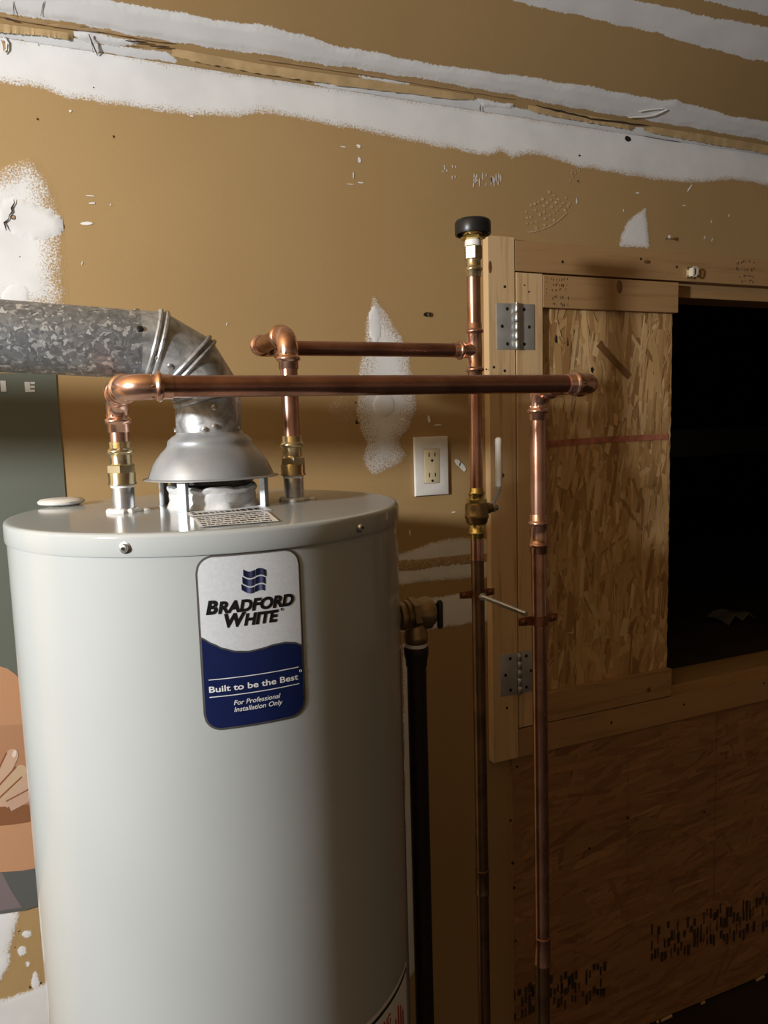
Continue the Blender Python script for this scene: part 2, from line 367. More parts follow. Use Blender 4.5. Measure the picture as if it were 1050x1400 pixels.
mud('mud_patch', E7(330+548/3, 400+130/3, 8, 25), fade=.010, lo=.9, edge=.0004, lift=.0016, hi=.9)
mud('mud_patch', [(330+x/3, 400+y/3) for x, y in ((360, 455), (400, 428), (440, 430), (468, 460), (470, 530), (430, 535), (385, 520), (362, 490))], fade=.03, lo=.36, hi=.40)
mud('mud_patch', [(882, 285), (885, 300), (888, 338), (868, 338), (847, 337), (849, 322), (858, 305), (870, 292)], fade=.03, lo=.55, hi=.95, label='white quarter-round patch above the door header')
mud('mud_patch', [(535, 764), (560, 752), (590, 742), (612, 736), (645, 735), (672, 738), (672, 790), (600, 793), (535, 802)], fade=.02, lo=.5, hi=.9)
mud('mud_patch', [(535, 768), (600, 761), (672, 756), (672, 768), (600, 775), (535, 783)], fade=.02, lo=.36, hi=.44, lift=.0013, edge=.0004)
mud('mud_patch', [(535, 828), (585, 818), (640, 810), (672, 806), (672, 848), (640, 853), (590, 859), (535, 866)], fade=.015, lo=.55, hi=.9)
mud('mud_patch', [(551, 880), (565, 880), (569, 1325), (557, 1340)], fade=.004, lo=.6, label='narrow pale vertical streak beside the heater')
mud('mud_patch', [(-40, 1246), (26, 1246), (20, 1278), (14, 1300), (14, 1318), (2, 1340), (-40, 1350)], fade=.02, lo=.5)
mud('mud_patch', [(-40, 1380), (0, 1366), (22, 1358), (45, 1352), (62, 1345), (90, 1352), (90, 1420), (-40, 1420)], fade=.02, lo=.5)
for c in ((36, 1277, 6, 5), (30, 1300, 5, 6), (48, 1340, 4, 12), (38, 1318, 3, 3)): mud('mud_patch', E7(*c), fade=.003, lo=.6)
def specks(name, items, mat, par=None, y=WALL, push=.0011):        # small flat dabs on the wall: (px, py, half width, half height, tilt)
    bm = NB()
    for (px, py, a, b, t) in items:
        c = at(px, py, y); s = at(px+1, py, y)[0]-c[0]; s2 = c[2]-at(px, py+1, y)[2]; n = 9; vs = []
        for i in range(n):
            q = 6.2832*i/n; k = random.uniform(.75, 1.1); ex, ez = a*math.cos(q)*k, b*math.sin(q)*k
            vs.append(bm.verts.new((c[0]+(ex*math.cos(t)-ez*math.sin(t))*s, y-push, c[2]+(ex*math.sin(t)+ez*math.cos(t))*s2)))
        bm.faces.new(vs)
    return stuff(emit(name, bm, mat, par or wall, flat=True))
R_ = random.uniform
sp = [(R_(645, 690), 247+R_(-8, 8), .7, R_(2, 7), 0) for _ in range(22)]+[(R_(605, 625), 235+R_(-8, 8), .7, R_(1, 3), .1) for _ in range(8)]
sp += [(x, y, .8, 3, -.3) for x, y in ((972, 303), (996, 295), (963, 325), (973, 328), (310, 443), (88+24, 360))]
sp += [(942, 258, 1.2, 7, -.5), (871, 264, 3, 1.2, 0), (935, 281, 3, .8, 0), (788, 275, 1, 5, 0), (852, 288, .8, 2, 0), (118, 306, 9, 2.6, .12), (126, 278, 5, 1.2, .1), (123, 268, 7, .7, 0), (151, 280, 1.2, 1, 0), (96, 152, 2, 2, 0), (262, 159, 3, 1.2, 0), (490, 200, 3, 2.5, 0), (491, 219, 2.4, 4.5, 0), (483, 240, 1, 5, 0), (469, 201, 5, .7, 0), (493, 250, 4, 1, 0), (478, 252, 6, .6, 0)]
sp += [(625, 632, 3.5, 6, .6), (632, 639, 3.5, 7, .6), (586, 573, 2, 6, .1), (598, 581, 6, 1, 0), (549, 573, 4, 2, 0), (620, 700, 3, 1, 0), (560, 728, 1, 5, .2)]
lab(specks('plaster_speck', sp, TAPE), 'pale scratches and specks of compound')
dots = []
for rr_ in (74, 66, 58, 50, 42):
    for i in range(int(rr_/6)):
        a = math.radians(4)+i*6.6/rr_+R_(-.02, .02)
        if random.random() < .25 or a > 1.35: continue
        dots.append((715+rr_*math.sin(a), 240+rr_*math.cos(a), R_(1.3, 2.6), R_(1.5, 2.8), 0))
dots += [(783+R_(-8, 10), 240+R_(-12, 14), 1.2, 2, 0) for _ in range(9)]
FAINT = plain('thin_compound', (.56, .40, .22), .75, 0, 0, .15)
specks('plaster_speck', dots+[(715+78*math.sin(q), 240+78*math.cos(q), 2.6, 1.2, q) for q in np.linspace(.1, .85, 15)], FAINT)
specks('nail_hole', [(548, 96, 3.5, 2, 0), (583, 430, 4.5, 3, .2), (51, 163, 1, 2, 0), (155, 187, 1, 2, 0), (53, 62, 1, 1, 0), (128, 120, 1, 1, 0), (792, 213, 1.8, 1.5, 0), (858, 190, 4.5, 5, .6), (16, 234, .8, .8, 0), (27, 351, .8, .8, 0), (16, 234, .8, .8, 0)], DARK, push=.0013)
specks('nail_hole', [(18, 298, 4, 4, 0)], DARK, push=.0046)
specks('rust_stain', [(18.5, 298, 2.4, 2.4, 0)], PAPER, push=.0049)
# cracks, torn paper tape and the shade painted along its edge
def strip_px(name, pts, wpx, mat, plane, par, lift=.0012, thick=.0006):
    bm = NB(); n = Vector((0, -1, 0)) if plane is at else Vector((0, -math.sin(SLOPE), -math.cos(SLOPE)))
    P = [Vector(plane(*p))+n*lift for p in pts]; W = wpx*1.25/1000
    prev = None
    for i, p in enumerate(P):
        t = (P[min(i+1, len(P)-1)]-P[max(i-1, 0)]).normalized(); s = t.cross(n).normalized()*W*(.5 if 0 < i < len(P)-1 else .15)*R_(.6, 1.3)
        cur = [bm.verts.new(p+s), bm.verts.new(p-s), bm.verts.new(p-s+n*thick), bm.verts.new(p+s+n*thick)]
        if prev:
            for k in range(4): bm.faces.new((prev[k], prev[(k+1) % 4], cur[(k+1) % 4], cur[k]))
        prev = cur
    return emit(name, bm, mat, par, flat=True)
def jag(a, b, n, j): return [(a[0]+(b[0]-a[0])*i/n+R_(-j, j), a[1]+(b[1]-a[1])*i/n+R_(-j, j)*.6) for i in range(n+1)]
lab(strip_px('crack', [(19, 274), (20, 279), (16, 286), (17, 291), (13, 296), (12, 301), (6, 306), (8, 311), (9, 317)], 1.6, DARK, at, wall, .0056, .0004), 'dark crack in the thick white dab')
strip_px('crack', jag((355, 101), (640, 146), 24, .5), .8, DARK, at, wall, .0018, .0004)
strip_px('crack', jag((655, 141), (656, 150), 3, .6), 1.6, DARK, on_ceiling, ceil, .004, .0004)
strip_px('crack', jag((880, 187), (930, 195), 8, .6), .9, DARK, at, wall, .0018, .0004)
strip_px('tape_edge_and_shade', jag((-20, 15), (60, 29), 6, .8)+jag((66, 31), (150, 41), 6, .8)+jag((158, 43), (232, 55), 5, .6), 2.6, PAPER, on_ceiling, ceil, .0045, .0012)  # brown line painted for the shadow band under the tape edge
strip_px('tape_edge_and_shade', jag((350, 78), (520, 103), 8, .5)+jag((540, 107), (700, 133), 8, .5), 1.3, PAPER, on_ceiling, ceil, .003, .0012)  # the painted shadow line carried on further right
strip_px('tape_edge_and_shade', jag((205, 60), (232, 61), 3, .3), 1.8, INKB, on_ceiling, ceil, .005, .001)
strip_px('tape_edge_and_shade', jag((732, 142), (800, 158), 8, 1)+jag((806, 160), (885, 170), 7, 1), 2.2, INKB, on_ceiling, ceil, .004, .001)
strip_px('tape_edge_and_shade', jag((5, 21), (20, 25), 3, .3), 2.5, INKB, on_ceiling, ceil, .005, .001)
strip_px('tape_edge_and_shade', jag((170, 52), (201, 54), 5, .8), 1.6, INKB, on_ceiling, ceil, .006, .001)
strip_px('tape_edge_and_shade', jag((18, 0), (19, 22), 3, .3), .8, INKB, on_ceiling, ceil, .003, .0004)
strip_px('tape_edge_and_shade', jag((60, 0), (56, 20), 4, .6), .8, INKB, on_ceiling, ceil, .003, .0004)
def torn(lo_, up_):                                                     # torn paper edge: flush above, its lower edge curling off the slope
    bm = NB(); n = Vector((0, -math.sin(SLOPE), -math.cos(SLOPE))); prev = None; N_ = 60
    def lerp(L, t):
        for a, b in zip(L, L[1:]):
            if t <= b[0]: k = (t-a[0])/(b[0]-a[0]); return (t, a[1]+(b[1]-a[1])*k)
        return L[-1]
    for i in range(N_+1):
        x = lo_[0][0]+(lo_[-1][0]-lo_[0][0])*i/N_; a = lerp(lo_, x); b = lerp(up_, x); a = (a[0], a[1]+R_(-.9, .9))
        h = .0048*R_(.75, 1.1)*min(1, i/4, (N_-i)/4)+.0008; A = Vector(on_ceiling(*a)); B = Vector(on_ceiling(*b))
        cur = [bm.verts.new(p) for p in (B+n*.0007, (A+B)/2+n*(h*.62), A+n*h, A+n*(h-.0005), (A+B)/2+n*(h*.62-.0005))]
        if prev:
            for k in range(5): bm.faces.new((prev[k], prev[(k+1) % 5], cur[(k+1) % 5], cur[k]))
        prev = cur
    return emit('torn_paper', bm, TORN, ceil, angle=25)
TORN = plain('torn_brown_paper', (.50, .345, .17), .8, 0, 0, .14, 45, .4)
torn([(-20, 40), (60, 46), (100, 53)], [(-20, 29), (100, 45)])
torn([(235, 76), (350, 97), (450, 112), (560, 126), (648, 137)], [(235, 65), (350, 86), (450, 101), (560, 116), (648, 130)])
torn([(722, 150), (780, 161), (868, 176)], [(722, 143), (780, 153), (868, 169)])
torn([(880, 178), (960, 193), (1070, 212)], [(880, 171), (960, 183), (1070, 202)])
strip_px('splinter', [(121, 43), (126, 56), (133, 72)], 2.2, INKB, on_ceiling, ceil, .006, .0015)
strip_px('splinter', [(124, 52), (127, 68)], 1.2, INKB, on_ceiling, ceil, .006, .0015)
strip_px('tape_curl', [(858, 158), (880, 157), (893, 155), (903, 151), (910, 147)], 2.6, TAPE, on_ceiling, ceil, .005, .0015)
strip_px('tape_curl', [(872, 150), (890, 147), (905, 146)], 1.4, TAPE, on_ceiling, ceil, .005, .0015)
strip_px('tape_curl', [(2, 56), (6, 62), (6, 72)], 5, PAPER, at, wall, .003, .001)
strip_px('tape_curl', [(4, 52), (9, 60), (9, 70), (5, 75)], 1.8, TAPE, at, wall, .0045, .0015)

# ------------------------------------------------------------------ trim boards round the opening
TY = 1.301                                                             # front face of the one-inch boards
def board(name, a, b, mat, parent=None, **k):
    bm = NB(); box(bm, a, b, .0012); return struct(name, bm, mat, parent, flat=True)
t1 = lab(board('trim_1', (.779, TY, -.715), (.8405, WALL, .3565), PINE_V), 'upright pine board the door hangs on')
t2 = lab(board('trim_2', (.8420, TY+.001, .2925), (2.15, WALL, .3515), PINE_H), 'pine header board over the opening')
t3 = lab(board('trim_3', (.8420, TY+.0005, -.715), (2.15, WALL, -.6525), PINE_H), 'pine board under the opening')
board('trim_4', (OX0, WALL+.006, .262), (OX1, WALL+T, .300), PINE_H); board('trim_5', (OX0, WALL-.004, -.660), (OX1, WALL+T-.005, -.632), PINE_H)
board('trim_6', (OX0-.02, WALL+.012, -.632), (OX0+.02, WALL+T, .262), PINE_V)
def dots_px(name, items, par, y, r=.003, mat=DARK):
    bm = NB()
    for px, py in items:
        p = at(px, py, y); lathe(bm, [(r*R_(.8, 1.2), 0), (r*.9, .0006)], p, (0, -1, 0), 9)
    return stuff(emit(name, bm, mat, par))
dots_px('nail_hole', [(690, 392), (690, 507), (693, 968), (675, 502)], t1, TY); dots_px('nail_hole', [(769, 358), (925, 365), (876, 354)], t2, TY+.001); dots_px('nail_hole', [(836, 988), (935, 963), (1045, 934)], t3, TY+.0005)
def knot(px, py, par, y, a=.006, b=.004):
    bm = NB(); p = at(px, py, y); ball(bm, p, 1, (a, .0008, b), 12); return emit('knot', bm, KNOT, par)
KNOT = plain('pine_knot', (.17, .075, .028), .5, 0, 0, .3, 300)
knot(685, 650, t1, TY, .008, .006); knot(670, 365, t1, TY, .004, .012); knot(885, 358, t2, TY+.001, .010, .004)
def scribble(name, px0, py0, px1, py1, y, par, rows, mat=STAMP, vert=False, n=14):    # faded, unreadable ink marks
    bm = NB()
    for r in range(rows):
        for i in range(n):
            if random.random() < .25: continue
            x = px0+(px1-px0)*(i+R_(0, .6))/n; yy = py0+(py1-py0)*(r+R_(.2, .5))/rows
            hh = (py1-py0)/rows*R_(.2, .55); ww = (px1-px0)/n*R_(.15, .6)
            a, b = at(x, yy+hh, y), at(x+ww, yy, y); box(bm, (a[0], y-.0004, a[2]), (b[0], y+.0002, b[2]))
    return stuff(emit(name, bm, mat, par, flat=True))
scribble('grade_stamp', 1006, 354, 1032, 372, TY+.001, t2, 2, n=9); scribble('grade_stamp', 1010, 374, 1031, 388, TY+.001, t2, 2, n=8)

# ------------------------------------------------------------------ strand boards
def flakes(x0, x1, z0, z1, y, n, ang, spread, cols, lmin, lmax, rag=0):
    V_, F_, C_ = [], [], []
    for k in range(n):
        L, W = R_(lmin, lmax), R_(.004, .022); a = ang+random.gauss(0, spread)*(1 if random.random() < .35 else .35); cx, cz = R_(x0, x1), R_(z0, z1)
        if random.random() < .10: a += R_(-1.2, 1.2)
        c = np.array(random.choice(cols))*R_(.88, 1.1); m = random.choice((4, 5, 6)); b = len(V_); yy = y-.0004-R_(0, .0016); til = R_(-.012, .012)
        pts = [(-L/2, -W/2*R_(.2, 1)), (L/2*R_(.6, 1), -W/2), (L/2, W/2*R_(.1, 1)), (-L/2*R_(.7, 1), W/2)]
        if m > 4: pts.insert(2, (L/2*R_(.9, 1.08), 0))
        if m > 5: pts.append((-L/2*R_(.95, 1.1), R_(-.3, .3)*W))
        for (p, q) in pts:
            X = cx+p*math.cos(a)-q*math.sin(a); Z = cz+p*math.sin(a)+q*math.cos(a)
            X = min(max(X, x0), x1+(R_(-rag, 0) if rag else 0)); Z = min(max(Z, z0), z1); V_.append((X, yy+q*til*3, Z)); C_.append((*c, 1))
        F_.append(list(range(b, len(V_))))
    return V_, F_, C_
def flake_mesh(name, data, mat, par):
    V_, F_, C_ = data; me = bpy.data.meshes.new(name); me.from_pydata(V_, [], F_); a = me.color_attributes.new('col', 'FLOAT_COLOR', 'POINT')
    a.data.foreach_set('color', np.array(C_, 'f').ravel()); me.validate()
    return stuff(link_mesh(name, me, mat, par, flat=True))
def colour(o, c):
    me = o.data; a = me.color_attributes.new('col', 'FLOAT_COLOR', 'POINT'); a.data.foreach_set('color', np.tile(np.array([*c, 1], 'f'), len(me.vertices))); return o
TAN = [(.60, .39, .18), (.68, .46, .23), (.52, .32, .135), (.64, .42, .19), (.56, .35, .155), (.38, .21, .08), (.62, .40, .18), (.74, .53, .29), (.46, .27, .11)]
BRN = [(.38, .19, .085), (.42, .215, .095), (.35, .17, .075), (.31, .15, .065), (.44, .23, .105), (.40, .20, .09)]
bm = NB(); box(bm, (.8295, 1.309, FLOOR+.006), (3.3, WALL, -.7155))
lowb = colour(struct('wall_panel', bm, OSB_H, wall, flat=True), (.37, .21, .09)); lowb['label'] = 'strand board sheet below the access opening'
flake_mesh('wood_strand', flakes(.831, 2.0, FLOOR+.012, -.718, 1.309, 1500, .12, .35, BRN, .04, .15), OSB_H, lowb)
dots_px('nail_hole', [(707, 1048), (698, 1122), (701, 1180), (703, 1214), (705, 1286), (858, 1118), (806, 1160), (963, 1110)], lowb, 1.3065, .003)
strip_px('saw_line', [(980, 975), (976, 1225)], 2, INKB, lambda a, b: at(a, b, 1.3065), lowb, 0, .0003)
strip_px('saw_line', [(859, 1035), (858, 1270)], 1.2, INKB, lambda a, b: at(a, b, 1.3065), lowb, 0, .0003)
def print_band(pa, pb, hpx, n, y, par):                                # blocky ink print, too dark and faded to read
    bm = NB()
    for i in range(n):
        t = i/n; x = pa[0]+(pb[0]-pa[0])*t; yy = pa[1]+(pb[1]-pa[1])*t
        for r in range(3):
            if random.random() < .3: continue
            h0 = R_(0, .2)+r*.33; a = at(x, yy+hpx*(h0+R_(.18, .33)), y); b = at(x+(pb[0]-pa[0])/n*R_(.3, .95), yy+hpx*h0, y); box(bm, (a[0], y-.0004, a[2]), (b[0], y, b[2]))
    return stuff(emit('faded_print', bm, INKB, par, flat=True))
print_band((890, 1262), (1060, 1212), 52, 38, 1.3064, lowb); print_band((703, 1345), (830, 1310), 48, 26, 1.3064, lowb)

for px, py, a in ((910, 1377, .035), (1038, 1333, .03), (960, 1352, .012), (898, 1386, .006)):       # pale chipped bits at the sheet's foot
    p = at(px, py, 1.308); bm = NB(); bar(bm, (p[0]-a/2, 1.3045, FLOOR+.0045), (p[0]+a/2, 1.3045, FLOOR+.0065), .004, .004); emit('chipped_edge', bm, PINE_V, lowb, flat=True)

# access door
D = thing('access_door', 'strand board access door framed in pine strips, closed over the left half of the dark opening', 'door', (1.05, 1.31, -.650))
DY = TY
def dbox(name, a, b, mat): bm = NB(); box(bm, a, b, .0012); return emit(name, bm, mat, D, flat=True)
bm = NB(); PY = DY+.014; ed = []
for i in range(80): ed.append((1.2585+R_(-.0018, .0012), -.648+i*(.288+.648)/79))
a0 = [bm.verts.new((.8445, PY, -.648)), bm.verts.new((.8445, PY, .288))]
f = bm.faces.new([a0[0]]+[bm.verts.new((x, PY, z)) for x, z in ed]+[a0[1]])
ext = bmesh.ops.extrude_face_region(bm, geom=[f]); bmesh.ops.translate(bm, verts=[v for v in ext['geom'] if isinstance(v, bmesh.types.BMVert)], vec=(0, .011, 0))
pan = colour(emit('panel', bm, OSB, D, flat=True), (.52, .33, .15)); lab(pan, 'oriented strand board panel with a red chalk line')
flake_mesh('wood_strand', flakes(.900, 1.2575, -.585, .240, PY, 1500, 1.52, .30, TAN, .025, .13, .002), OSB, pan)
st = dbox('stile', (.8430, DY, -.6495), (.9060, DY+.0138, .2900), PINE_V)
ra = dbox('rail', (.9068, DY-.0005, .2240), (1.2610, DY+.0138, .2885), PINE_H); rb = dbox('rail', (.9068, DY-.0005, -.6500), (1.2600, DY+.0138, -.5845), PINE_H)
scribble('grade_stamp', 753, 378, 776, 400, DY-.0005, ra, 3, n=9); scribble('grade_stamp', 755, 402, 778, 420, DY-.0005, ra, 2, n=9); scribble('grade_stamp', 746, 378, 749, 402, DY-.0005, ra, 5, n=1)
knot(847, 392, ra, DY-.0005, .008, .014); knot(887, 943, rb, DY-.0005, .006, .006)
dots_px('nail_hole', [(717, 390), (723, 399), (708, 428), (665, 505), (914, 931)], st, DY, .0018)
bm = NB(); q = [at(x, y, PY-.003) for x, y in ((747, 607), (830, 601), (914, 597))]
for a, b in zip(q, q[1:]):
    s = Vector((0, 0, .0065)); a, b = Vector(a), Vector(b); bm.faces.new([bm.verts.new(p) for p in (a-s, b-s, b+s, a+s)])
emit('chalk_line', bm, CHALK, pan, flat=True)
bm = NB()
for px, py, rx, rz in ((760, 465, .0035, .010), (775, 467, .006, .010), (810, 505, .004, .009)):
    p = at(px, py, PY-.002); vs = []
    for i in range(9): t = 6.283*i/9; k = R_(.5, 1.2); vs.append(bm.verts.new((p[0]+rx*k*math.cos(t), p[1], p[2]+rz*k*math.sin(t))))
    bm.faces.new(vs)
emit('gouge', bm, DARK, pan, flat=True)
# long slanted strand that stands out on the panel
bm = NB(); a, b = Vector(at(818, 470, PY-.003)), Vector(at(860, 515, PY-.003)); bar(bm, a, b, .014, .001, (b-a).cross(Vector((0, 1, 0)))); st_ = emit('wood_strand', bm, OSB, pan, flat=True); colour(st_, (.24, .125, .045))

# ------------------------------------------------------------------ water heater
HW = thing('water_heater', 'tall light grey water heater tank with a silver and navy badge', 'water heater', (CX, CY, FLOOR))
bm = NB(); lathe(bm, [(R-.012, FLOOR), (R-.002, FLOOR+.01), (R, FLOOR+.02), (R, FLOOR+.03), (R, TOP-.026), (R, TOP-.016), (R-.006, TOP-.006)], (CX, CY, 0), seg=128); emit('shell', bm, ENAMEL, HW, angle=50)
RL = .2308
bm = NB(); lathe(bm, [(R+.0004, TOP-.0215), (RL-.0006, TOP-.0225), (RL, TOP-.0205), (RL, TOP-.0045), (RL-.0008, TOP-.0016), (RL-.0028, TOP-.0003), (RL-.0060, TOP), (RL-.012, TOP), (.001, TOP+.0006)], (CX, CY, 0), seg=160, c0=False); top = emit('top_cover', bm, ENAMEL, HW, angle=60)
for px, py in ((171, 749), (491, 721)):
    ph, z = on_tank(px, py, RL); n = Vector((math.sin(ph), -math.cos(ph), 0)); p = tank(ph, z, RL)
    bm = NB(); lathe(bm, [(.0056, -.0005), (.0056, .0008), (.0042, .0012), (.0042, .003), (.0034, .0042), (.001, .0046)], p, n, 14); s = emit('screw', bm, STEEL, HW)
    bm = NB(); lathe(bm, [(.0016, .0044), (.0016, .0052)], p, n, 8); emit('screw_slot', bm, DARK, s)
for (x, y) in ((.058, CY), (.2655, CY)):
    bm = NB(); lathe(bm, [(.0128, TOP-.002), (.0128, -.0645), (.0118, -.0632), (.011, -.062)], (x, y, 0), seg=28); emit('nipple', bm, ZINC, HW)
    bm = NB(); pts = [(x+(.0150+R_(-.001, .002))*math.cos(6.283*i/22), y+(.0150+R_(-.001, .002))*math.sin(6.283*i/22), TOP+.0018) for i in range(22)]
    sweep(bm, pts, [R_(.0022, .0042) for _ in pts], 8, loop=True); ball(bm, (x+.023, y-.004, TOP+.001), .0045, (1.4, 1, .6)); emit('sealant', bm, DOPE, HW)
    bm = NB(); lathe(bm, [(.0131, -.0655), (.0136, -.0640), (.0125, -.0625)], (x, y, 0), seg=24); emit('thread_tape', bm, TAPE, HW)
# flue collar under the hood
FX, FY = .1625, .930
bm = NB(); lathe(bm, [(.056, TOP-.001), (.0535, TOP+.004), (.0515, TOP+.008), (.0525, TOP+.014), (.0515, TOP+.019), (.0545, TOP+.024), (.0525, TOP+.0265), (.044, TOP+.0265), (.042, TOP+.018), (.041, TOP+.003)], (FX, FY, 0), seg=64, c0=False)
for v in bm.verts:
    a = math.atan2(v.co.y-FY, v.co.x-FX); v.co.z += .0012*math.sin(7*a)+.0008*math.sin(17*a+1)
    if v.co.z < TOP+.006: v.co.x += .002*math.sin(9*a+2)*math.cos(a); v.co.y += .002*math.sin(9*a+2)*math.sin(a)
emit('flue_collar', bm, FOIL, HW)
bm = NB(); lathe(bm, [(.0415, TOP+.0085), (.041, TOP+.0105)], (FX, FY, 0), seg=40); emit('flue_opening', bm, DARK, HW)
# labels lying on the top cover
def quad_on_top(name, px, z, mat, par):
    bm = NB(); vs = [Vector(on_z(*p, z)) for p in px]; lo_ = [bm.verts.new(v-Vector((0, 0, .0002))) for v in vs]; hi_ = [bm.verts.new(v) for v in vs]
    bm.faces.new(hi_)
    for i in range(4): bm.faces.new((lo_[i], lo_[(i+1) % 4], hi_[(i+1) % 4], hi_[i]))
    return emit(name, bm, mat, par, flat=True)
def lines_on(name, px, rows, z, mat, par, n=16):                       # rows of tiny unreadable print
    bm = NB(); A, B, C_, D_ = [Vector(on_z(*p, z)) for p in px]
    def P(u, v): return A.lerp(B, u).lerp(D_.lerp(C_, u), v)
    for r in range(rows):
        u = .04
        while u < .93:
            d = R_(.02, .09); v0 = (r+.25)/rows; v1 = v0+.42/rows
            bm.faces.new([bm.verts.new(p) for p in (P(u, v0), P(min(u+d, .95), v0), P(min(u+d, .95), v1), P(u, v1))]); u += d+.018
    return stuff(emit(name, bm, mat, par, flat=True))
PXA = [(249, 697), (352, 687), (372, 697), (262, 706)]; PXB = [(264, 708), (366, 699), (381, 712), (273, 720)]
la = quad_on_top('caution_label', PXA, TOP+.0010, LABEL, HW); lines_on('small_print', PXA, 2, TOP+.0012, INK, la)
lb = quad_on_top('caution_label', PXB, TOP+.0013, LABEL, HW); lines_on('small_print', PXB, 5, TOP+.0015, INK, lb)
for px, py in ((263, 701), (358, 696)):
    dk = NB(); lathe(dk, [(.0022, 0), (.002, .0006)], on_z(px, py, TOP+.0011), (0, 0, 1), 8); emit('label_mark', dk, INK, la)
# badge on the shell
phL, zt = on_tank(265.5, 757); phR, zt2 = on_tank(409, 751); _, zb = on_tank(272, 1000); _, zb2 = on_tank(412, 979)
PC = (phL+phR)/2; BW = (phR-phL)*R; ZC_ = (zt+zt2+zb+zb2)/4; BH = ((zt+zt2)-(zb+zb2))/2
def on_badge(s, h, off): return tank(PC+s/R, ZC_+h, R+off)
def col_patch(name, s0, s1, top_, bot, off, mat, par, n=48, cols=None):
    V_, F_, C_ = [], [], []
    for i in range(n+1):
        s = s0+(s1-s0)*i/n; V_ += [on_badge(s, top_(s), off), on_badge(s, bot(s), off)]
        if cols: C_ += [(*cols(i/n), 1)]*2
        if i: F_.append((2*i-2, 2*i-1, 2*i+1, 2*i))
    me = bpy.data.meshes.new(name); me.from_pydata(V_, [], F_)
    if cols: a = me.color_attributes.new('col', 'FLOAT_COLOR', 'POINT'); a.data.foreach_set('color', np.array(C_, 'f').ravel())
    return link_mesh(name, me, mat, par, angle=180)
def rr_(w_, h_, r): 
    def t(s):
        d = abs(s)-(w_/2-r); return h_/2-(r-math.sqrt(max(r*r-d*d, 0)) if d > 0 else 0)
    return t
rim = rr_(BW, BH, .017); inn = rr_(BW-.0042, BH-.0042, .0150); mid = rr_(BW-.002, BH-.002, .016)
badge = col_patch('badge', -BW/2, BW/2, rim, lambda s: -rim(s), .0004, GREYEDGE, HW, 72); lab(badge, 'silver and navy maker badge with dark rim')
col_patch('badge_rim', -BW/2+.001, BW/2-.001, mid, lambda s: -mid(s), .00055, STEEL, badge, 72)
hw = BW/2-.0021
def wave(s):
    u = (s+hw)/(2*hw); return BH/2-BH*(.462+.098*math.sin(math.pi*min(u/.88, 1.0)**.9)*(1-.2*u)+.075*u - .0*u)
def wave(s):                                                           # top edge of the navy field, as fractions of the badge height
    u = (s+hw)/(2*hw); k = [(0, .462), (.1, .50), (.2, .532), (.32, .556), (.45, .565), (.58, .558), (.7, .547), (.82, .545), (.92, .556), (1, .578)]
    for (a, fa), (b, fb) in zip(k, k[1:]):
        if u <= b+1e-6: t = (u-a)/(b-a); t = t*t*(3-2*t)*.4+t*.6; return BH/2-BH*(fa+(fb-fa)*t)
    return BH/2-BH*.578
col_patch('badge_field', -hw, hw, inn, lambda s: max(wave(s), -inn(s)), .0007, SILVER, badge, 72)
col_patch('badge_field', -hw, hw, lambda s: min(wave(s), inn(s)), lambda s: -inn(s), .0007, NAVY, badge, 72)
col_patch('badge_line', -hw, hw, lambda s: wave(s)+.0012, lambda s: wave(s)-.0006, .0009, GREYEDGE, badge, 72)
def text_geo(s, shear=0, offset=0):
    cu = bpy.data.curves.new('t', 'FONT'); cu.body = s; cu.size = 1; cu.shear = shear; cu.offset = offset; cu.resolution_u = 4
    ob = bpy.data.objects.new('t', cu); COL.objects.link(ob); dg = bpy.context.evaluated_depsgraph_get(); dg.update()
    me = bpy.data.meshes.new_from_object(ob.evaluated_get(dg)); v = np.array([x.co[:] for x in me.vertices]); f = [tuple(p.vertices) for p in me.polygons]
    bpy.data.objects.remove(ob); bpy.data.curves.remove(cu); bpy.data.meshes.remove(me); return v, f
def lettering(name, runs, s0, s1, h0, hgt, off, mat, par, put=None, bold=.02, shear=0, kern=.045):
    """runs: (text, relative size); laid from s0 to s1 on the baseline h0"""
    VV, FF, x = [], [], 0
    for txt, sz in runs:
        v, f = text_geo(txt, shear, bold); v = v*sz; 
        lead = v[:, 0].min(); v[:, 0] += x-lead; x = v[:, 0].max()+kern*sz; b = sum(len(q) for q in VV); VV.append(v); FF += [tuple(i+b for i in q) for q in f]
    v = np.concatenate(VV); mx = v[:, 0].max(); cap = text_geo('H', 0, bold)[0][:, 1].max()*max(r[1] for r in runs)
    P = [(put or on_badge)(s0+(s1-s0)*p[0]/mx, h0+p[1]/cap*hgt, off) for p in v]
    me = bpy.data.meshes.new(name); me.from_pydata(P, [], FF); return link_mesh(name, me, mat, par, flat=True)
bs = lambda u: -hw+2*hw*u              # badge coordinates as fractions
bh = lambda v: BH/2-BH*v
lettering('lettering', [('B', 1.14), ('RADFORD', 1)], bs(.055), bs(.935), bh(.327), BH*.075, .0010, INK, badge, bold=.052, shear=.22, kern=-.02)
lettering('lettering', [('W', 1.14), ('HITE', 1)], bs(.225), bs(.765), bh(.408), BH*.075, .0010, INK, badge, bold=.052, shear=.22, kern=-.16)
def ring_mark(u, v, r, mat):
    bm = NB(); sweep(bm, [on_badge(bs(u)+r*math.cos(t), bh(v)+r*math.sin(t), .0009) for t in np.linspace(0, 6.283, 14)[:-1]], .00016, 4, loop=True); return bm
emit('trademark_ring', ring_mark(.800, .345, .0013, INK), INK, badge); emit('trademark_ring', ring_mark(.975, .728, .0012, WPRINT), WPRINT, badge)
lettering('trademark_letter', [('R', 1)], bs(.791), bs(.809), bh(.349), BH*.008, .0010, INK, badge, bold=0)
lettering('lettering', [('Built to be the Best', 1)], bs(.045), bs(.945), bh(.775), BH*.034, .0010, WPRINT, badge, bold=.018)
